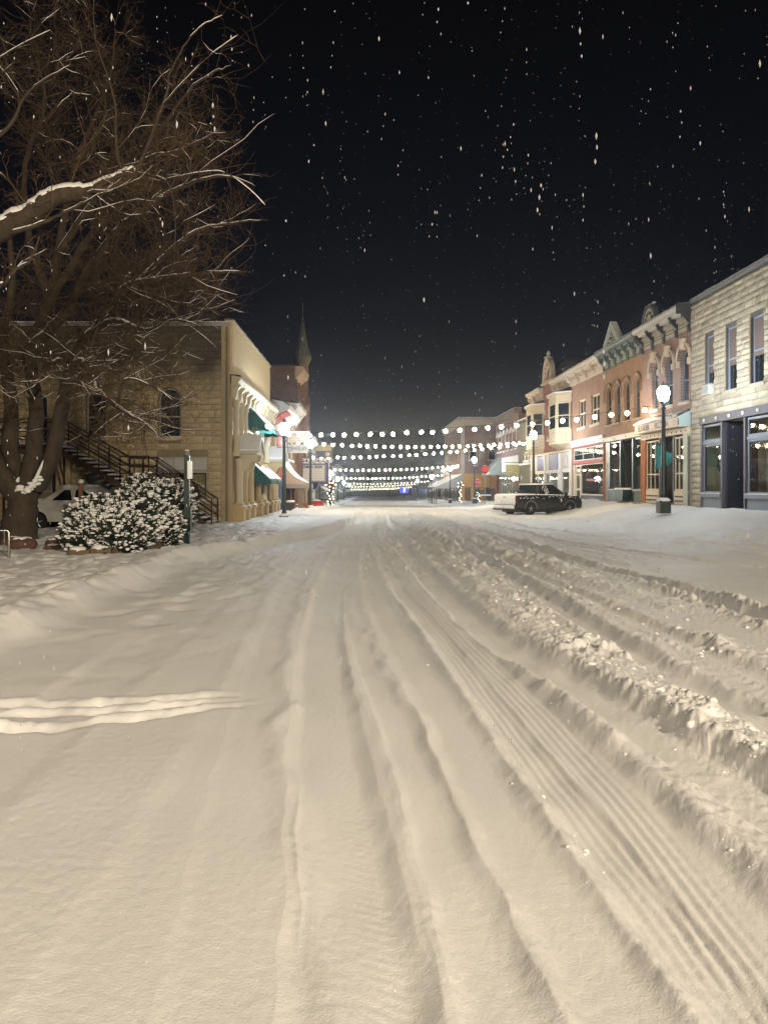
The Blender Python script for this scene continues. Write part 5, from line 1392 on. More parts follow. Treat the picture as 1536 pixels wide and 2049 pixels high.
def point(name, loc, col, watts, par, rad=.18):
    l = bpy.data.lights.new(name, 'POINT'); l.color = col; l.energy = watts; l.shadow_soft_size = rad
    o = bpy.data.objects.new(name, l); C.objects.link(o); o.parent = par; o.location = loc
    return o
def street_lamp(x, d, z, label, h=4.2):
    t = thing('street_lamp', label, 'street lamp', (x, d, z), 0, 'acorn street lamps along the kerbs')
    m = MB(); m.prism_z([(-.2,-.2),(.2,-.2),(.2,.2),(-.2,.2)], -.25, .22); m.lathe([(.17,.22),(.13,.34),(.10,.42)], (0,0,0), 10)
    m.build('lamp_base', post_m, t)
    MB().lathe([(.10,.42),(.085,h*.55),(.065,h-.62),(.10,h-.58),(.10,h-.54),(.06,h-.50),(.085,h-.40),(.15,h-.34),(.15,h-.29)], (0,0,0), 10).build('post', post_m, t)
    MB().tube([(-.32,0,h*.80),(.32,0,h*.80)], .022, 5).build('banner_arm', post_m, t)
    MB().lathe([(.11,h-.29),(.19,h-.14),(.215,h+.0),(.19,h+.15),(.10,h+.26)], (0,0,0), 14).build('globe', lamp_glow, t)
    MB().lathe([(.13,h+.24),(.11,h+.31),(.04,h+.36),(.025,h+.46),(.0,h+.48)], (0,0,0), 10).build('lamp_cap', post_m, t)
    s = MB(); s.lathe([(.26,.20),(.24,.27),(.14,.33)], (0,0,0), 10); s.build('snow', snow_m, t)
    return t
LAMPS = [(10.96, 28.5, .78, 'tall street lamp in front of the pizzeria sign', 4.2),
         (-3.8, 35.1, -.04, 'tall street lamp in front of the tan building awnings', 4.2),
         (-3.57, 48.2, .0, 'street lamp in front of the theatre marquee', 4.2),
         (10.96, 50.8, .70, 'street lamp behind the black pickup truck', 4.2),
         (10.9, 78.5, .0, 'street lamp over the red stop signs', 4.2),
         (10.4, 97, -.4, 'street lamp beside the far corner awning', 4.1),
         (-3.7, 76, -.85, 'street lamp just beyond the theatre marquee', 3.6),
         (-4.2, 108, -1.1, 'distant lamp on the left, first of the far cluster', 3.6),
         (10.2, 122, -1.2, 'distant lamp on the right beyond the far corner', 4.2),
         (-4.3, 140, -1.3, 'small distant lamp on the left near the bridge', 3.4),
         (9.8, 150, -1.3, 'small distant lamp on the right near the blue sign', 3.8),
         (-4.3, 185, -1.7, 'farthest lamp on the left', 3.4)]
for a in LAMPS: street_lamp(*a)

for (x, y, z), _a, _w in LIGHTS:     # the tall street lights behind the viewpoint
    t = thing('tall_street_light', 'tall grey roadside light behind the viewpoint, ' + ('right' if x > 0 else 'left') + ' of the road', 'street light', (x, y, 0), 0)
    MB().lathe([(.13,-.2),(.08,z+.2)], (1.6 if x > 0 else -1.6, 0, 0), 8).build('pole', mat('galvanised', (.38,.38,.36), .5), t)
    MB().tube([(1.6 if x > 0 else -1.6,0,z+.1),(0,0,z+.35)], .05, 6).build('arm', MATS['galvanised'], t)
    MB().lathe([(.75,.10),(.72,.22),(.2,.38),(.05,.4)], (0,0,z), 16).build('lamp_head', MATS['galvanised'], t)

# strings of bulbs over the street
far_bulb_glow = emat('far_bulb_glow', (1, .83, .56), 40)
def strand(a, b, sag, n, label, r=.105):
    t = thing('bulb_string', label, 'string lights', (0,0,0), 0, 'strings of warm bulbs across the street')
    P = []
    for i in range(41):
        s = i/40; P.append(tuple(a[k] + (b[k]-a[k])*s for k in range(2)) + (a[2] + (b[2]-a[2])*s - sag*4*s*(1-s),))
    MB().tube(P, .012, 4).build('cable', black_paint, t)
    me = None; far = a[1] > 140
    if far: r = .065
    for i in range(n):
        s = (i+.5)/n + R.uniform(-.004,.004); p = (a[0]+(b[0]-a[0])*s, a[1]+(b[1]-a[1])*s, a[2]+(b[2]-a[2])*s - sag*4*s*(1-s) - .14 - R.uniform(0,.05))
        if me is None:
            o = MB().ball((0,0,0), r, 2).build('bulb', far_bulb_glow if far else bulb_glow, t); me = o.data
            so = MB().lathe([(.04,r*.8),(.04,r+.10)], (0,0,0), 6).build('socket', black_paint, o); sd = so.data
        else:
            o = link('bulb', me, t); link('socket', sd, o)
        o.location = p
STR = [((-5.2,47.0,4.85), (13.9,37.6,5.45), .42, 27, 'nearest bulb string, slanting from the jewelry shop to the pizzeria front'),
       ((-5.2,53.5,4.75), (13.9,66.0,5.45), .38, 31, 'second bulb string, running back to the far bay window'),
       ((-5.2,69.0,4.25), (13.9,66.4,5.40), .38, 27, 'third bulb string, ending at the far bay window beside the second'),
       ((-5.2,97,3.75), (12.6,104.5,4.45), .30, 25, 'fourth bulb string, reaching the far corner building'),
       ((-5.2,128,3.0), (13.0,131,3.55), .30, 26, 'fifth bulb string, level and far down the street'),
       ((-5.3,160,2.25), (13.0,160,2.65), .30, 26, 'sixth bulb string, small and level far down the street'),
       ((-5.4,186,1.55), (12.8,192,2.2), .30, 26, 'seventh bulb string, next to the lowest and farthest'),
       ((-5.4,215,.75), (12.5,215,1.3), .28, 26, 'eighth bulb string, lowest and farthest by the bridge')]
for s in STR: strand(*s)

def garland_post(x, d, z, label, cat='post', wreath=True):
    t = thing('garland_post', label, cat, (x, d, z), 0, 'posts wound with fairy lights')
    MB().lathe([(.05,-.4),(.05,2.6 if wreath else 1.6)], (0,0,0), 8).build('post', black_paint, t)
    g = MB(); me = None
    for i in range(60):
        a = i*.62; zz = .1 + (2.4 if wreath else 1.4)*i/60; g.ball((.08*math.cos(a), .08*math.sin(a), zz), .055, 1, .35)
    g.build('garland', mat('garland_green', (.02,.045,.025), .9), t)
    for i in range(7):
        a = i*1.9; zz = .15 + (1.7 if wreath else 1.3)*i/7
        o = (MB().ball((0,0,0), .05, 1).build('fairy_light', fairy_glow, t) if me is None else link('fairy_light', me, t)); me = o.data
        o.location = (.12*math.cos(a), -.12, zz)
    if not wreath: return
    w = MB()
    for i in range(50):
        a = 2*PI*i/50; w.ball((.30*math.cos(a), -.12+R.uniform(-.04,.04), 2.25+.30*math.sin(a)), .07, 1, .4)
    w.build('wreath', MATS['garland_green'], t)
    for i in range(5):
        a = 2*PI*i/5; o = link('fairy_light', me, t); o.location = (.32*math.cos(a), -.22, 2.25+.32*math.sin(a))
    b = MB(); b.prism_y([(0,2.0),(.22,1.86),(.22,2.14)], -.26, -.2).prism_y([(0,2.0),(-.22,2.14),(-.22,1.86)], -.26, -.2).ball((0,-.24,2.0), .06, 1)
    b.build('bow', mat('red_ribbon', (.45,.01,.012), .6), t)
garland_post(-3.35, 67, -.45, 'garlanded post with wreath and red bow right of the theatre marquee')
garland_post(-3.3, 73, -.6, 'garlanded post just behind the first one by the marquee')
garland_post(11.2, 93, -.6, 'garlanded post in front of the white far corner awning')
garland_post(12.08, 83.85, -.25, 'garlanded post under the smaller stop sign', 'post', False)

def octo(r): return [(r*math.cos(PI/8+k*PI/4), r*math.sin(PI/8+k*PI/4)) for k in range(8)]
def stop_sign(x, d, z, h, r, label, back=False):
    t = thing('stop_sign', label, 'stop sign', (x, d, z), .12)
    MB().box(-.035, .035, 0, .05, -.5, h-r*.4).build('post', mat('galvanised', (.38,.38,.36), .5), t)
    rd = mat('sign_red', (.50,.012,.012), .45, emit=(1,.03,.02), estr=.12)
    MB().prism_y([(p[0], h+p[1]) for p in octo(r)][::-1], -.02, 0).build('sign_border', white_paint if not back else rd, t)
    MB().prism_y([(p[0], h+p[1]) for p in octo(r*.92)][::-1], -.028, -.021).build('sign_face', rd, t)
    if not back: text_part('lettering', 'STOP', r*.78, white_paint, t, (0,-.032,h), (PI/2,0,0), .003, .86, .004)
    else:
        for i, (w, zz) in enumerate(((.5,.45),(.7,.2),(.75,-.05),(.6,-.3))): MB().box(-r*w, r*w, -.034, -.0285, h+r*zz-.03, h+r*zz+.03).build('faded_line', mat('faded_red_print', (.62,.10,.07), .5), t)
        MB().box(-r*.4, r*.4, -.036, -.0285, h-r*.78, h-r*.6).build('dark_patch', black_paint, t)
    snowcap([(-r*.38,-.03),(r*.38,-.03),(r*.38,.02),(-r*.38,.02)], h+r*.925, .05, t)
stop_sign(12.0, 84, -.2, 2.1, .37, 'small red stop sign with white STOP lettering above fairy lights')
stop_sign(11.3, 74, .25, 2.85, .42, 'larger red octagonal sign with faint lines on a pale post', True)

def street_bench():
    t = thing('park_bench', 'dark green bench on the snowy corner below the stop signs', 'bench', (12.1, 80.5, .05), .05)
    for i in range(4): MB().box(-.8, .8, .1, .13, .55+i*.13, .65+i*.13).build('back_slat', dark_green, t)
    for i in range(3): MB().box(-.8, .8, -.35+i*.14, -.24+i*.14, .44, .47).build('seat_slat', dark_green, t)
    for x in (-.7, .64):
        MB().box(x, x+.06, -.34, -.28, -.3, .44).build('leg', black_paint, t); MB().box(x, x+.06, .135, .19, -.3, 1.08).build('leg', black_paint, t)
    snowcap([(-.8,-.36),(.8,-.36),(.8,.08),(-.8,.08)], .471, .12, t)
    t2 = thing('round_planter', 'round red planter on the pavement beside the marquee lamp post', 'planter', (-4.1, 61, -.35), 0)
    MB().lathe([(.35,-.2),(.55,.1),(.62,.4),(.55,.62),(.4,.7)], (0,0,0), 14).build('bowl', mat('planter_red', (.42,.02,.015), .5), t2)
    MB().lathe([(.66,.36),(.68,.42),(.66,.48)], (0,0,0), 14).build('rim_band', mat('planter_pink', (.55,.10,.08), .5), t2)
    MB().lathe([(.42,.70),(.3,.80),(.05,.86)], (0,0,0), 12).build('snow', snow_m, t2)
    t3 = thing('notice_board', 'small pale notice on a dark frame behind the red planter', 'sign', (-4.45, 62.5, -.4), 0)
    MB().box(-.2,.2,-.02,.02,.9,1.4).build('board', white_paint, t3); MB().box(-.03,.03,0.021,.06,-.3,1.4).build('post', black_paint, t3)
    t4 = thing('awning_posts_frame', 'pair of dark posts with a crossbar under the marquee', 'railing', (-3.9, 64.5, -.5), 0)
    for x in (-.1, .85): MB().tube([(x,0,-.3),(x,0,2.0)], .05, 6).build('post', black_paint, t4)
    MB().tube([(-.9,0,.9),(.85,0,.9)], .04, 6).build('crossbar', black_paint, t4)
    s = thing('neon_sign', 'small glowing blue sign far down the street on the right', 'sign', (10.1, 212, .2), 0)
    MB().box(-1.1,1.1,-.1,.1,-.6,.8).build('case', mat('blue_case', (.03,.03,.2), .5, emit=(.06,.08,1.0), estr=2.2), s)
    MB().box(-.15,.15,-.16,-.11,-.4,.7).build('white_mark', emat('white_sign_glow', (.8,.85,1), 4), s)
    MB().box(-.12,.12,-.08,.08,-3.5,-.6).build('post', dark_iron, s)
    s = thing('signal_light', 'tiny amber light on the dark hill road', 'light', (6.6, 250, -.2), 0)
    MB().ball((0,0,.6), .28, 1).build('lens', emat('amber_glow', (1,.55,.12), 6), s); MB().tube([(0,0,-3),(0,0,.35)], .12, 5).build('post', dark_iron, s)
street_bench()

def near_left():
    # post with box and narrow sign, seen edge on
    x, d = -4.29, 18.3; t = thing('sign_post', 'dark green post with a leaflet box and a white edged sign at the kerb', 'post', (x, d, hz(x, d)), .04)
    MB().box(-.06,.06,-.06,.06,-.3,2.16).build('post', dark_green, t)
    MB().lathe([(.06,2.16),(.075,2.2),(.02,2.27)], (0,0,0), 8).build('post_cap', mat('pewter', (.2,.2,.2), .5), t)
    MB().box(.062,.10,-.30,.14,1.60,2.02).build('sign_plate', mat('bright_white_sign', (.80,.79,.76), .4), t)
    MB().box(-.17,-.062,-.16,.16,.36,.88).build('leaflet_box', mat('smoky_plastic', (.03,.04,.04), .2, .7), t)
    MB().box(-.18,.065,-.17,-.062,.28,.355).build('box_shelf', dark_green, t); MB().box(.062,.10,-.10,.10,.34,.95).build('box_back', dark_green, t)
    snowcap([(-.05,-.05),(.05,-.05),(.05,.05),(-.05,.05)], 2.262, .03, t)
    # wooden post
    x, d = -8.2, 22.0; t = thing('wooden_post', 'short brown wooden post with a round snow cap behind the bushes', 'post', (x, d, hz(x, d)), 0)
    MB().lathe([(.075,-.2),(.07,1.42),(.05,1.46)], (0,0,0), 8).build('post', mat('brown_wood', (.16,.09,.05), .8, noise=.3, nscale=6), t); MB().ball((0,0,1.5), .085, 2, .05, (1,1,.8)).build('snow', snow_m, t)
    # bike rack
    x, d = -7.05, 15.0; t = thing('bike_rack', 'silver bike rack of upright bars at the left edge', 'bike rack', (x, d, hz(x, d)), .1)
    st = mat('steel', (.45,.44,.42), .3, .5, 1)
    MB().tube([(-1.6,0,.52),(.03,0,.52),(.06,0,.48),(.06,0,-.1)], .025, 8).build('frame', st, t)
    MB().tube([(-1.6,0,.10),(.05,0,.10)], .018, 6).build('bottom_rail', st, t)
    for i in range(14): MB().tube([(-.03-i*.11,0,.1),(-.03-i*.11,0,.51)], .012, 6).build('bar', st, t)
    # planting bed: stones, mulch and edging
    edge = mat('edging_stone', (.13,.095,.065), .85, noise=.25, nscale=6)
    t = thing('planter_edging', 'low brown stone edging with snow round the bushes', 'edging', (0,0,0))
    P = [(-5.95,15.25),(-5.2,15.6),(-4.75,16.4),(-4.5,17.5),(-4.6,18.8),(-4.8,20)]
    for k in range(len(P)-1):
        a, b = P[k], P[k+1]; L = math.dist(a, b); n = max(2, int(L/.30))
        for i in range(n):
            s = (i+.5)/n; px, py = a[0]+(b[0]-a[0])*s, a[1]+(b[1]-a[1])*s
            o = MB().box(-L/n*.48, L/n*.48, -.10+R.uniform(-.03,.03), .11, -.2, .09+R.uniform(-.04,.04)).build('stone', edge, t)
            o.location = (px, py, hz(px, py)+.02); o.rotation_euler = (R.uniform(-.04,.04), R.uniform(-.04,.04), math.atan2(b[1]-a[1], b[0]-a[0]))
            sn = MB(); sn.ball((0,.03,.10), .17, 2, .16, (1.0,.8,.4)); sn.build('snow', snow_m, o)
    rock = mat('dark_red_rock', (.12,.07,.055), .9, noise=.4, nscale=5)
    for i, (x, d, r) in enumerate(((-8.2,17.8,.22),(-7.7,17.2,.26),(-7.3,17.9,.18),(-8.7,17.4,.2),(-7.0,17.1,.15),(-9.0,18.3,.24))):
        t = thing('rock', 'dark reddish rock with snow patches, ' + ('left of the bushes, below the white car', 'largest, in front of the white car wheel', 'half hidden between its neighbours', 'by the tree trunk, small', 'touching the lowest bush, smallest', 'farthest back beside the trunk')[i], 'rock', (x, d, hz(x, d)), i, 'reddish rocks beside the bushes')
        MB().ball((0,0,r*.35), r, 2, .16, (1.3,1,.7)).build('body', rock, t)
        MB().ball((0,.02,r*.85), r*.6, 2, .2, (1.3,1,.4)).build('snow', snow_m, t)
near_left()

# ------------------------------------------------------------------ snow laden bushes
def bushes():
    needle = mat('evergreen_needles', (.022,.034,.020), .85, noise=.4, nscale=9)
    def bush(lab, lobes, n):
        cx = sum(l[0] for l in lobes)/len(lobes); cdp = sum(l[1] for l in lobes)/len(lobes)
        t = thing('snowy_bush', lab, 'bush', (cx, cdp, .1), 0, 'snow laden evergreen bushes by the tan building')
        f = MB(); s = MB(); b = MB()
        for i in range(n):
            x0, y0, z0, rx, ry, rz_ = R.choice(lobes)
            u = R.uniform(-1,1); a = R.uniform(0,2*PI); q = math.sqrt(1-u*u); k = R.uniform(.72,1.0)
            p = Vector((x0 + rx*q*math.cos(a)*k, y0 + ry*q*math.sin(a)*k, max(.08, z0 + rz_*u*k)))
            dr = Vector((p.x-x0, p.y-y0, (p.z-z0)+.55)).normalized(); L = R.uniform(.10,.24)
            tip = p + dr*L
            for j in range(4):                   # sprays of needles
                d2 = (dr + Vector((R.uniform(-.8,.8), R.uniform(-.8,.8), R.uniform(-.5,.5)))).normalized()
                w = d2.orthogonal().normalized()*R.uniform(.015,.03); e2 = p + d2*L*R.uniform(.8,1.3)
                f.add([p-w, p+w, e2+w*.3, e2-w*.3], [(0,1,2,3)])
            if R.random() < .85 and dr.z > -.25:
                r = R.uniform(.014,.050); s.ball((tip.x, tip.y, tip.z), r, 1, .34, (R.uniform(.9,1.9),R.uniform(.9,1.6),R.uniform(.5,.9)))
                if R.random() < .6: s.ball((tip.x-dr.x*.08, tip.y-dr.y*.08, tip.z-.04), r*.9, 1, .25, (1.2,1.2,.7))
        for x0, y0, z0, rx, ry, rz_ in lobes:
            b.ball((x0, y0, z0), 1, 3, .06, (rx*.74, ry*.74, rz_*.74))
            for j in range(5):
                a = j*1.3; b.tube([(x0,y0,-.1),(x0+rx*.5*math.cos(a), y0+ry*.5*math.sin(a), z0+rz_*.3)], .02, 4)
        for m, nm, mt in ((f,'foliage',needle), (b,'inner_branches',mat('bush_shadow_twigs', (.014,.017,.011), .95)), (s,'snow',snow_m)):
            m.v = [(v[0]-cx, v[1]-cdp, v[2]-.1) for v in m.v]; m.build(nm, mt, t)
    bush('low spreading snowy bush at the left end of the planting', [(-5.75,16.2,.40,.65,.55,.42),(-5.2,16.0,.42,.6,.5,.42),(-5.5,16.6,.65,.6,.5,.35)], 1500)
    bush('broad snowy bush in the middle of the planting', [(-5.9,17.2,.75,.7,.6,.5),(-5.2,17.1,.8,.7,.6,.55),(-4.8,17.3,.55,.6,.55,.5),(-5.3,16.6,.5,.75,.5,.45)], 2500)
    bush('taller snowy bush behind the sign post', [(-5.0,18.7,.85,.6,.6,.68),(-5.5,18.9,1.1,.6,.5,.62),(-4.95,18.2,.5,.45,.5,.5),(-4.85,19.6,.95,.42,.45,.6)], 2200)
bushes()

# ------------------------------------------------------------------ trees
bark = mat('grey_bark', (.060,.045,.034), .95, noise=.4, nscale=6, bump=.9, bscale=25, stretch=(1,1,.35))
twigm = mat('brown_twigs', (.095,.063,.039), .9, noise=.2, nscale=3)
def tree(label, limbs, seed, sec, env, base, fine=1.0, snowy=lambda p: 1):
    """limbs: list of (points, radius start, radius end, gives twigs?); twigs branch off them over four orders"""
    rr = random.Random(seed)
    root = thing('bare_tree', label, 'tree', base, 0); B = Vector(base)
    tr = MB(); tw = MB(); sn = MB(); sn2 = MB()
    def smooth(P, n):
        P = [Vector(p) for p in P]; out = []
        Q = [P[0]*2-P[1]] + P + [P[-1]*2-P[-2]]
        for i in range(1, len(Q)-2):
            for k in range(n):
                t = k/n; a, b, c, d = Q[i-1], Q[i], Q[i+1], Q[i+2]
                out.append(.5*((2*b) + (c-a)*t + (2*a-5*b+4*c-d)*t*t + (3*b-a-3*c+d)*t**3))
        out.append(P[-1]); return out
    def snow_on(P, rad, m, up=.55, wd=.8, mn=.012):
        seg = []
        for i in range(len(P)):
            t = (P[min(i+1,len(P)-1)] - P[max(i-1,0)])
            ok = t.length > 1e-6 and abs(t.z)/t.length < .80 and (rad[i] > .07 or rr.random() > .04)
            if ok: seg.append(i)
            if (not ok or i == len(P)-1) and len(seg) >= 2:
                m.tube([P[j] - B + Vector((0,0,rad[j]*up+.006)) for j in seg], [max(mn, rad[j]*wd)*(.25 if j in (seg[0],seg[-1]) else rr.uniform(.85,1.08) if rad[j] < .07 else rr.uniform(.95,1.03)) for j in seg], 6 if rad[seg[0]] > .03 else 4); seg = []
            elif not ok: seg = []
    def twig(p, d, L, r, order):
        n = 5 if order < 3 else 4; P = [p]; q = Vector(d)
        for i in range(n):
            q = (q + Vector((rr.gauss(0,.22), rr.gauss(0,.22), rr.gauss(0,.20) + (.05 if order < 3 else -.03)))).normalized(); P.append(P[-1] + q*(L/n))
        rad = [r*(1-.8*i/n) for i in range(n+1)]
        tw.tube([a-B for a in P], rad, 3, False)
        if order == 1 and rr.random() < .40*snowy(p): snow_on(P, rad, sn2, .6, .85, .006)
        elif order == 2 and rr.random() < .26*snowy(p): snow_on(P[:4], rad, sn2, .6, .95, .005)
        elif order == 3 and rr.random() < .10*snowy(p): snow_on(P[:3], rad, sn2, .6, 1.1, .005)
        if order < 4:
            k = {1: 6, 2: 4.6, 3: 3.0}[order]; k = max(2, int(round(k*fine*rr.uniform(.7,1.3))))
            for _ in range(k):
                t = rr.uniform(.15, 1); i = min(n-1, int(t*n)); pp = P[i].lerp(P[i+1], t*n-i); dd = (P[i+1]-P[i]).normalized()
                nd = (dd*.75 + Vector((rr.gauss(0,1), rr.gauss(0,1)*.8, rr.gauss(0,1)))*.62).normalized()
                if env(pp + nd*L*.4): twig(pp, nd, L*rr.uniform(.42,.72), max(.0040, r*.55), order+1)
    for pts, r0, r1, k in limbs:
        P = smooth(pts, 7); n = len(P)
        for i in range(1, n-1): P[i] += Vector((rr.gauss(0,.02), rr.gauss(0,.02), rr.gauss(0,.02)))*min(1, r0*6)*(.5 if r0 > .2 else 1)
        rad = [(r0 + (r1-r0)*(i/(n-1))**.8)*rr.uniform(.96,1.04) for i in range(n)]
        tr.tube([a-B for a in P], rad, 10 if r0 > .12 else 7)
        snow_on(P, rad, sn)
        for _ in range(int(k*sec)):
            t = rr.uniform(.18, 1)**.9; i = min(n-2, int(t*(n-1))); pp = P[i].lerp(P[i+1], t*(n-1)-i); dd = (P[i+1]-P[i]).normalized()
            nd = (dd*.8 + Vector((rr.gauss(0,.8), rr.gauss(0,.7), rr.gauss(.25,.8)))).normalized()
            if env(pp + nd*.6): twig(pp, nd, rr.uniform(.7,1.9), min(.020, rad[i]*.40), 1)
    tr.build('trunk', bark, root); tw.build('crown', twigm, root)
    sn.build('limb_snow', snow_m, root, 'stuff'); sn2.build('twig_snow', snow_m, root, 'stuff'); return root
def PX(px, py, d): return ((px-735)*d/F, d, 1.55 + (972-py)*d/F)
def main_tree():
    D = 20.0
    q = lambda *a: [PX(x, y, D+dd) for x, y, dd in a]
    fork = (62, 965, 0)
    limbs = [
        (q((30,1140,0),(36,1075,0),(46,1010,0),(60,950,.1),(66,880,.3)), .66, .16, 0),
        (q((45,1000,0),(10,960,-.2),(-25,900,-.3),(-70,800,-.5),(-110,640,-.8)), .34, .16, 4),
        (q((40,990,.2),(20,900,.3),(22,800,.6),(5,680,.8),(25,560,1),(10,420,1)), .28, .06, 14),
        (q((62,985,0),(68,900,.3),(72,810,.4),(60,700,.8),(95,610,1),(120,480,1.2),(150,330,1.4),(215,170,1.4),(232,60,1.4)), .27, .02, 26),
        (q((75,975,0),(105,905,-.3),(128,800,-.5),(140,745,-.6),(165,690,-.6),(205,640,-.7),(250,575,-.8),(340,555,-1),(420,545,-1.2),(492,543,-1.3)), .24, .02, 40),
        (q((133,765,-.5),(150,728,-.9),(172,730,-1.2),(192,775,-1.5),(235,815,-1.8),(275,838,-2),(315,868,-2.2)), .12, .015, 30),
        (q((140,745,-.6),(120,720,-.9),(100,730,-1.2),(82,760,-1.4),(40,765,-1.5)), .07, .015, 6),
        (q((180,668,-.6),(230,640,-1.2),(290,660,-1.6),(350,640,-1.8),(395,650,-2)), .08, .012, 30),
        (q((60,700,.8),(120,640,.2),(190,520,-.2),(260,440,-.4),(350,380,-.6),(440,350,-.8),(510,372,-.9)), .16, .012, 26),
        (q((95,610,1),(150,520,1.2),(240,380,1.4),(320,260,1.5),(400,160,1.6),(462,130,1.7)), .14, .012, 26),
        (q((100,600,1),(60,480,1.4),(50,330,1.6),(90,200,1.8),(60,80,1.8)), .14, .02, 20),
        (q((110,520,1.2),(190,400,.4),(290,320,0),(360,300,-.2),(440,260,-.4)), .11, .012, 22),
        (q((205,640,-.7),(280,560,0),(380,470,.3),(470,445,.3),(535,440,.3)), .10, .012, 22),
        (q((250,575,-.8),(330,600,-1.4),(410,620,-1.8),(470,600,-2.0)), .07, .012, 30),
        (q((150,330,1.4),(200,260,1.0),(210,190,.8),(170,100,.6)), .07, .012, 12),
        (q((235,815,-1.8),(250,760,-2.0),(300,770,-2.2),(345,800,-2.3)), .045, .01, 8),
    ]
    er = random.Random(4)
    def env(p):
        px = 735 + F*p.x/p.y; py = 972 - F*(p.z-1.55)/p.y
        if px > 545 or py < -60: return False
        j = er.gauss(0, 45)
        if py > 640: return px < 400 + j*.8 - (py-700)*.10 and py < 900
        return px < 480 + j - .0009*(py-440)**2*(1 if py < 440 else .8)
    root = tree('large bare snow dusted tree whose forked trunk stands left of the white car', limbs, 11, 1.15, env, PX(38,1095,20.0), 1.0, lambda p: .45 if p.z > 5.5 else 1.6)
    B = Vector(root.location); m = MB()
    P = [Vector(PX(x, y, 19.62)) - B for x, y in ((-14,800),(-6,880),(8,935),(26,968),(48,982),(68,966),(82,935),(98,900),(112,868),(120,838))]
    m.tube(P[5:], [.05,.04,.032,.03,.01], 7); m.tube([p + Vector((-.12,0,0)) for p in P[:4]], [.03,.05,.055,.03], 7)
    for i in range(26):
        k = 3.0 + 2.6*R.random(); p = P[int(k)].lerp(P[int(k)+1], k-int(k)); m.ball((p.x+R.gauss(0,.04), p.y+R.uniform(0,.10), p.z-.03+R.gauss(0,.025)), R.uniform(.04,.10), 2, .16, (1.3,.9,.6))
    m.build('fork_snow', snow_m, root)
def limb_tree():
    D = 13.5
    q = lambda *a: [PX(x, y, D+dd) for x, y, dd in a]
    limbs = [
        ([(-9.6,13.2,-.1),(-9.5,13.2,2.4),(-9.2,13.3,4.2)], .34, .26, 0),
        ([(-9.25,13.3,4.0),(-8.2,13.4,5.0),*q((-60,500,0),(0,462,0),(60,428,.1),(115,392,.2),(180,385,.3),(250,355,.4),(272,345,.4))], .25, .105, 8),
        (q((0,470,0),(60,455,-.1),(120,430,-.2),(180,398,-.3)), .05, .02, 4),
        (q((252,352,.4),(236,318,.4),(231,250,.5),(228,195,.5),(190,70,.6),(188,-20,.6)), .042, .008, 7),
        (q((272,346,.4),(292,300,.3),(315,240,.2),(335,180,.2),(342,140,.2),(390,62,.1),(445,30,.1)), .045, .006, 7),
        (q((320,215,.2),(360,170,.1),(420,110,.1),(475,70,0)), .018, .005, 3),
        (q((272,346,.4),(310,352,.3),(340,372,.2),(350,440,.1),(348,520,.1)), .03, .006, 6),
        (q((190,388,.3),(205,402,.2),(255,430,.1),(300,424,0)), .03, .008, 5),
        (q((330,358,.3),(400,345,.2),(450,345,.2),(500,380,.1),(530,410,.1)), .016, .004, 3),
        (q((-40,300,0),(20,250,.2),(60,180,.3),(140,130,.4)), .05, .01, 8),
        (q((-60,560,0),(0,572,0),(30,540,.1),(60,520,.1),(80,470,.2)), .06, .015, 6),
        (q((-9,120,0),(40,90,.2),(100,60,.2)), .02, .006, 5),
    ]
    def env(p):
        px = 735 + F*p.x/p.y; py = 972 - F*(p.z-1.55)/p.y
        return px < 500 and py < 640
    tree('bare tree standing out of frame on the left, thick snow topped limb reaching in', limbs, 5, .8, env, (-9.6,13.2,0), .8)
main_tree(); limb_tree()
def far_trees():
    rr = random.Random(21)
    for i, (px, d, h) in enumerate(((612,262,13),(648,270,12),(690,285,13),(735,300,12),(780,300,13),(825,290,14),(868,275,14),(905,262,15))):
        x = (px-735)*d/F; t = thing('far_tree', 'bare dark tree on the hill behind the farthest lights', 'tree', (x, d, -2.5), 0, 'bare trees on the hill at the end of the street')
        tk = MB(); cw = MB(); tk.tube([(0,0,-3),(.2,0,h*.45),(0,0,h*.9)], [.35,.25,.06], 6)
        for _ in range(60):
            z = rr.uniform(.3,.9)*h; a = rr.uniform(0,2*PI); L = rr.uniform(.2,.42)*h*(1.1-z/h*.6)
            p = Vector((0,0,z)); q = Vector((math.cos(a)*L, math.sin(a)*L, L*rr.uniform(.4,.9)))
            cw.tube([p, p+q*.5+Vector((0,0,.2)), p+q], [.09,.06,.02], 3, False)
            for _ in range(4):
                s = p + q*rr.uniform(.3,1); cw.tube([s, s+Vector((rr.gauss(0,1),rr.gauss(0,1),rr.uniform(0,1.4)))], [.04,.015], 3, False)
        tk.build('trunk', bark, t); cw.build('crown', twigm, t)
far_trees()

# ------------------------------------------------------------------ vehicles
def wheel(par, x, y, z, r, w, side):
    ty = MB().lathe([(r*.62,-w/2),(r*.93,-w/2),(r,-w*.3),(r,w*.3),(r*.93,w/2),(r*.62,w/2)], (x,y,z), 24, 'y').build('wheel', mat('tyre_rubber', (.012,.012,.013), .85), par)
    m = MB(); yo = y + side*w*.32
    m.lathe([(r*.66,-.02),(r*.66,.02),(r*.58,.03),(r*.58,-.02)], (x,yo,z), 20, 'y')
    for k in range(5):
        a = 2*PI*k/5 + .3; c, s = math.cos(a), math.sin(a)
        m.tube([(x,yo+side*.02,z),(x+c*r*.62,yo+side*.01,z+s*r*.62)], [.05,.035], 5)
    m.lathe([(.07,-.03),(.07,.03)], (x,yo,z), 10, 'y'); m.build('rim', mat('alloy', (.30,.30,.31), .35, .5, .8), ty)
    MB().lathe([(r*.56,-.01),(r*.56,.0)], (x,y+side*w*.1,z), 16, 'y').build('brake_disc', black_paint, ty)
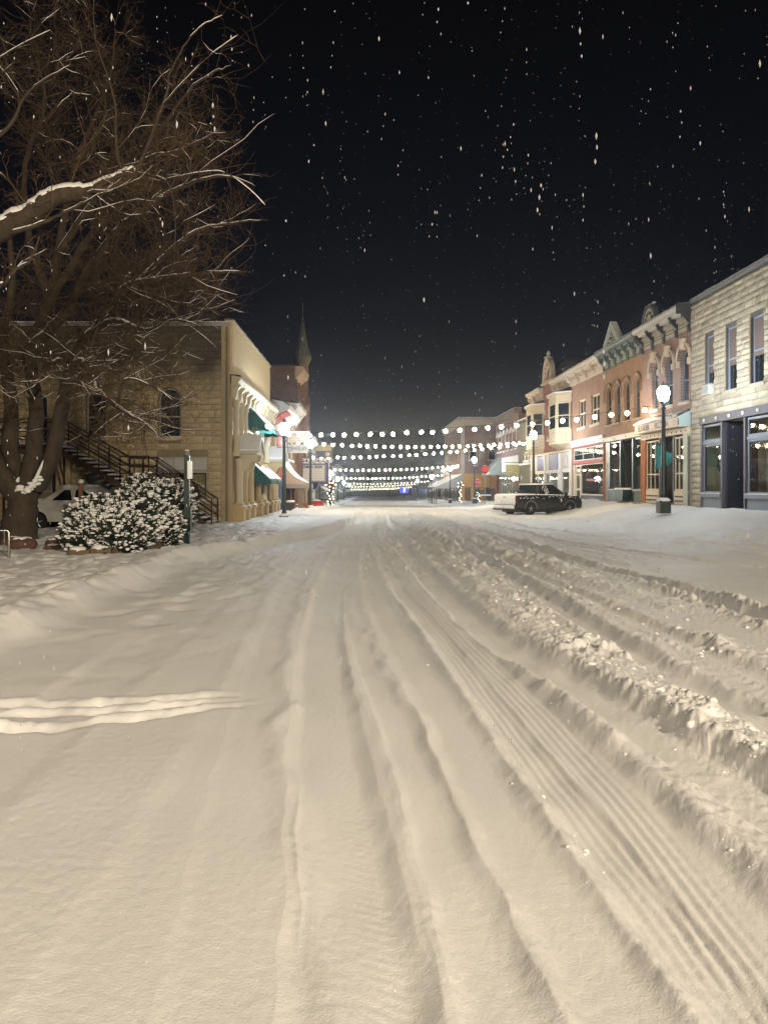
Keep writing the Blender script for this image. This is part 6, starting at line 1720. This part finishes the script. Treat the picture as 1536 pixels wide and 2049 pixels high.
def bevel(o, w=.04, seg=2):
    b = o.modifiers.new('bevel', 'BEVEL'); b.width = w; b.segments = seg; b.limit_method = 'ANGLE'; b.angle_limit = .6
    return o
def arch_cut(cx, r, z0, n=10): return [(cx + r*math.cos(PI*k/n), z0 + r*math.sin(PI*k/n)) for k in range(n+1)]
def pickup():
    ang = math.radians(30.5); s = .93
    x0, d0 = 7.95, 41.0
    t = thing('pickup_truck', 'black crew cab pickup parked at an angle with its tailgate caked in snow', 'pickup truck', (x0, d0, hz(8.6, 41.8) - .03), ang)
    t.scale = (s, s, s)
    # local: x forward from tailgate, y left; right rear corner at (0,0), body y from 0 to 1.96
    Wd = 1.96; L = 5.2
    bl = mat('black_car_paint', (.008,.008,.010), .22, .6); gl = mat('car_glass', (.012,.014,.016), .05, .8); bk = mat('black_plastic', (.02,.02,.02), .55)
    fw, rw, R_ = 4.2, 1.10, .44
    prof = [(0,.55),(0,1.12),(.08,1.16),(1.55,1.17),(3.95,1.13),(4.75,1.08),(5.08,.99),(5.2,.70),(5.14,.32)]
    bot = arch_cut(fw, R_, .36) + arch_cut(rw, R_, .36)
    # go back along the underside from front to rear
    und = [p for p in bot] + [(.12,.45)]
    P = prof + und
    MBs = MB().prism_y(P[::1], .0, Wd)
    o = MBs.build('body', bl, t); bevel(o, .05, 2)
    MB().box(.5, 4.9, .10, Wd-.10, .16, .72).build('underbody', black_paint, t)
    # cab
    lo = [(1.62,1.13),(4.02,1.09)]; 
    def ring(xa, xb, y, z): return [(xa,y,z),(xb,y,z),(xb,Wd-y,z),(xa,Wd-y,z)]
    A = [(1.60,.05,1.14),(4.05,.05,1.08),(4.05,Wd-.05,1.08),(1.60,Wd-.05,1.14)]
    Bt = [(1.78,.22,1.76),(3.02,.22,1.78),(3.02,Wd-.22,1.78),(1.78,Wd-.22,1.76)]
    m = MB(); m.add(A+Bt, [(4,5,6,7),(0,1,5,4),(1,2,6,5),(2,3,7,6),(3,0,4,7),(0,3,2,1)]); bevel(m.build('cab', bl, t), .06, 3)
    def side(u, v, off=.012):                    # u along 0..1 rear to front, v 0..1 up: right side of cab
        a = Vector(A[0]).lerp(Vector(A[1]), u); b = Vector(Bt[0]).lerp(Vector(Bt[1]), u); p = a.lerp(b, v); return (p.x, p.y-off, p.z)
    def sideL(u, v): p = side(u, v); return (p[0], Wd-p[1], p[2])
    for fn in (side, sideL):
        for (u0, u1, w0, w1) in ((.05,.30,.08,.30), (.36,.60,.36,.60), (.64,.965,.64,.93)):
            q = [fn(u0,.10), fn(u1,.10), fn(min(w1,u1),.88), fn(w0,.88)]
            MB().add(q, [(0,1,2,3)]).build('side_window', gl, t)
    q = [(1.60+.035,.20,1.24),(1.60+.035,Wd-.20,1.24),(1.755,Wd-.33,1.68),(1.755,.33,1.68)]
    MB().add([(p[0]-.03,p[1],p[2]) for p in q], [(0,1,2,3)]).build('rear_window', gl, t)
    q = [(4.0,.16,1.14),(4.0,Wd-.16,1.14),(3.08,Wd-.30,1.735),(3.08,.30,1.735)]
    MB().add([(p[0]+.03,p[1],p[2]+.02) for p in q], [(0,1,2,3)]).build('windscreen', gl, t)
    # snow: roof, bed, bonnet, windowsills, tailgate
    def cover(pts, h): 
        c = Vector((0,0,0))
        for p in pts: c += Vector(p)/len(pts)
        n = len(pts); top = [Vector(p).lerp(c, .08) + Vector((0,0,h)) for p in pts]
        return MB().add([*pts, *[tuple(v) for v in top]], [tuple(range(n,2*n))] + [(i,(i+1)%n,(i+1)%n+n,i+n) for i in range(n)], True)
    cover([(1.74,.20,1.765),(3.05,.20,1.785),(3.05,Wd-.20,1.785),(1.74,Wd-.20,1.765)], .07).build('snow', snow_m, t)
    cover([(.02,.03,1.15),(1.58,.03,1.16),(1.58,Wd-.03,1.16),(.02,Wd-.03,1.15)], .08).build('snow', snow_m, t)
    cover([(4.02,.10,1.12),(4.72,.12,1.075),(5.0,.25,1.0),(5.0,Wd-.25,1.0),(4.72,Wd-.12,1.075),(4.02,Wd-.10,1.12)], .05).build('snow', snow_m, t)
    ss = MB()
    for u in np.linspace(.02,.97,26):
        p = side(float(u), .03, .02); ss.ball((p[0],p[1]-.005,p[2]+.02), .055, 1, .15, (1.9,.6,.8)); ss.ball((p[0],p[1]-.01,p[2]+R.uniform(-.02,.05)), R.uniform(.03,.06), 1, .3, (1.6,.5,1))
    for _ in range(30):
        u = R.uniform(.28,.45); p = side(u, R.uniform(0,.95), .016); ss.ball(p, R.uniform(.02,.045), 1, .3, (.8,.3,1.3))
    for _ in range(26):
        xx = R.uniform(.2,5.0); ss.ball((xx, -.004, R.uniform(.95,1.10)), R.uniform(.015,.035), 1, .3, (2.4,.3,.7))
    ss.build('snow', snow_m, t)
    # tailgate, bumper, lights
    tg = MB().box(-.05, 0.005, .06, Wd-.06, .62, 1.12); o = tg.build('tailgate', bl, t); 
    n1 = MB(); N = 10; vs = []
    for i in range(N+1):
        for j in range(7):
            e = (i in (0,N)) or (j in (0,6)); vs.append((-.052 if e else -.085-R.uniform(0,.02), .05+(Wd-.10)*i/N, .60 + .56*j/6))
    n1.add(vs, [(i*7+j, i*7+j+1, (i+1)*7+j+1, (i+1)*7+j) for i in range(N) for j in range(6)], True); n1.build('tailgate_snow', snow_m, o)
    MB().box(-.10,-.088,.8,1.15,1.02,1.06).build('handle', bk, o)
    bp = MB().box(-.14, .02, .02, Wd-.02, .34, .56).build('rear_bumper', bk, t); bevel(bp, .03)
    n1 = MB(); vs = []
    for i in range(N+1):
        for j in range(5):
            e = (i in (0,N)) or (j in (0,4)); vs.append((-.142 if e else -.17-R.uniform(0,.02), .05+(Wd-.10)*i/N, .38 + .20*j/4))
    n1.add(vs, [(i*5+j, i*5+j+1, (i+1)*5+j+1, (i+1)*5+j) for i in range(N) for j in range(4)], True); n1.build('bumper_snow', snow_m, bp)
    MB().tube([(-.12,.03,.33),(-.2,.5,.31),(-.2,Wd-.5,.31),(-.12,Wd-.03,.33)], .03, 6).build('tow_bar', bk, t)
    MB().box(-.176,-.172,.75,1.2,.42,.54).build('number_plate', mat('plate_grey', (.4,.4,.38), .5), bp)
    for y in (.0, Wd-.16): MB().box(-.03,.10,y-.008,y+.168,.72,1.10).build('tail_light', mat('tail_light_red', (.10,.008,.008), .3), t)
    for y in (.05, Wd-.35): MB().box(5.02,5.16,y,y+.30,.70,.86).build('headlight', mat('headlight_glass', (.4,.4,.4), .1), t)
    for y in (.28, Wd-.28): MB().tube([(1.85,y,1.78),(1.95,y,1.86),(2.95,y,1.87),(3.05,y,1.79)], .025, 6).build('roof_rail', bk, t)
    MB().prism_y([(2.4,1.85),(2.62,1.85),(2.45,1.96)][::-1], Wd/2-.03, Wd/2+.03).build('antenna_fin', bk, t)
    for y, sg in ((-.02,-1), (Wd+.02,1)):
        MB().ball((3.72,y+sg*.13,1.20), .12, 2, 0, (.7,1,.85)).build('mirror', bl, t)
    for xx in (2.05, 2.95): MB().box(xx, xx+.012, -.004, .0, .45, 1.10).build('door_seam', bk, t)
    for xx in (2.35, 3.2): MB().box(xx, xx+.18, -.03, -.002, 1.00, 1.03).build('door_handle', bk, t)
    MB().box(1.7, 3.7, -.03, .06, .33, .40).build('sill', bk, t)
    for cx in (fw, rw):
        A2 = arch_cut(cx, R_+.0, .36); B2 = arch_cut(cx, R_+.06, .36); f = MB()
        for k in range(10): f.prism_y([A2[k], A2[k+1], B2[k+1], B2[k]], -.015, .06)
        f.build('wheel_arch', mat('arch_slush', (.16,.155,.15), .9), t)
        for y, sg in ((.13,-1), (Wd-.13,1)): wheel(t, cx, y, .37, .385, .25, sg)
pickup()
def white_car():
    x0, d0 = -11.6, 25.0
    t = thing('white_car', 'white snow covered saloon car parked behind the forked tree trunk', 'car', (x0, d0, .05), 0)
    wp = mat('white_car_paint', (.62,.61,.58), .35, .5)
    P = [(.0,.45),(.02,.85),(.35,.98),(1.6,1.0),(3.3,.98),(4.3,.86),(4.55,.62),(4.5,.35)] + arch_cut(3.72,.36,.33) + arch_cut(.85,.36,.33) + [(.1,.35)]
    bevel(MB().prism_y(P, 0, 1.75).build('body', wp, t), .06, 2)
    A = [(.9,.06,.98),(3.25,.06,.96),(3.25,1.69,.96),(.9,1.69,.98)]; B_ = [(1.5,.25,1.42),(2.4,.25,1.42),(2.4,1.5,1.42),(1.5,1.5,1.42)]
    bevel(MB().add(A+B_, [(4,5,6,7),(0,1,5,4),(1,2,6,5),(2,3,7,6),(3,0,4,7)]).build('cabin', wp, t), .06, 2)
    gl = MATS['car_glass']
    def sd(u, v): a = Vector(A[0]).lerp(Vector(A[1]), u); b = Vector(B_[0]).lerp(Vector(B_[1]), u); p = a.lerp(b, v); return (p.x, p.y-.02, p.z)
    for u0, u1 in ((.16,.46),(.5,.84)): MB().add([sd(u0,.12),sd(u1,.12),sd(u1-.05,.88),sd(u0+.08,.88)], [(0,1,2,3)]).build('side_window', gl, t)
    m = MB()
    def cov(pts, h):
        c = sum((Vector(p) for p in pts), Vector())/len(pts); n = len(pts)
        m.add([*pts, *[tuple(Vector(p).lerp(c,.1)+Vector((0,0,h))) for p in pts]], [tuple(range(n,2*n))] + [(i,(i+1)%n,(i+1)%n+n,i+n) for i in range(n)], True)
    cov([(1.42,.2,1.41),(2.45,.2,1.41),(2.45,1.55,1.41),(1.42,1.55,1.41)], .12)
    cov([(2.40,.16,1.43),(3.3,.08,.97),(3.3,1.67,.97),(2.40,1.6,1.43)], .07)
    cov([(3.3,.06,.975),(4.3,.1,.87),(4.3,1.65,.87),(3.3,1.69,.975)], .08)
    cov([(.1,.08,.95),(.85,.06,.99),(.85,1.69,.99),(.1,1.67,.95)], .08)
    m.build('snow', snow_m, t)
    for cx in (3.72,.85):
        for y, sg in ((.12,-1),(1.63,1)): wheel(t, cx, y, .31, .31, .2, sg)
    MB().ball((3.0,-.08,1.0), .09, 2, 0, (.7,1,.8)).build('mirror', wp, t)
    MB().box(2.35,2.5,-.02,-.001,.82,.85).build('door_handle', black_paint, t)
white_car()

# ------------------------------------------------------------------ falling snow: real flakes in the air
def flakes():
    rr = random.Random(77); m = MB()
    O = [(1,0,0),(-1,0,0),(0,1,0),(0,-1,0),(0,0,1),(0,0,-1)]; T = [(0,2,4),(2,1,4),(1,3,4),(3,0,4),(2,0,5),(1,2,5),(3,1,5),(0,3,5)]
    def fl(p, r, el): m.add([(p[0]+o[0]*r, p[1]+o[1]*r, p[2]+o[2]*r*el) for o in O], T)
    n = 0
    while n < 3600:
        d = 2.5 + 60*rr.random()**1.15; tx = rr.uniform(-.8, .9); z = rr.uniform(.6, 1.55 + .85*d)
        if z > 17: continue
        r = .0034 * (.5 + .7*rr.random()**2) * (1 + d*.055)
        p = (tx*d, d, z); n += 1
        fl(p, r, rr.uniform(1.4, 4.5))
        if rr.random() < .30:
            sl = rr.uniform(-.25, .12)
            for k in (1, 2): fl((p[0]+sl*k*.016*d, p[1]+rr.uniform(-.01,.01), p[2]-k*.016*d), r*rr.uniform(.7,1.1), rr.uniform(1.4,3.5))
    tag(m.build('falling_snow', mat('snowflake', (.42,.43,.45), .8), None, 'stuff'), 'snowflakes falling through the night air', 'snow')
flakes()

def haze():
    m = bpy.data.materials.new('haze'); m.use_nodes = True; n = m.node_tree.nodes; l = m.node_tree.links
    n.remove(n['Principled BSDF']); v = n.new('ShaderNodeVolumePrincipled'); v.inputs['Density'].default_value = .00085; v.inputs['Anisotropy'].default_value = .88
    v.inputs['Color'].default_value = (.78, .84, .95, 1); l.new(v.outputs[0], n['Material Output'].inputs['Volume'])
    tag(MB().box(-300, 300, -85, 720, -6, 18.2).build('haze', m, None, 'stuff'), 'thin haze of blowing snow in the night air', 'haze')
haze()
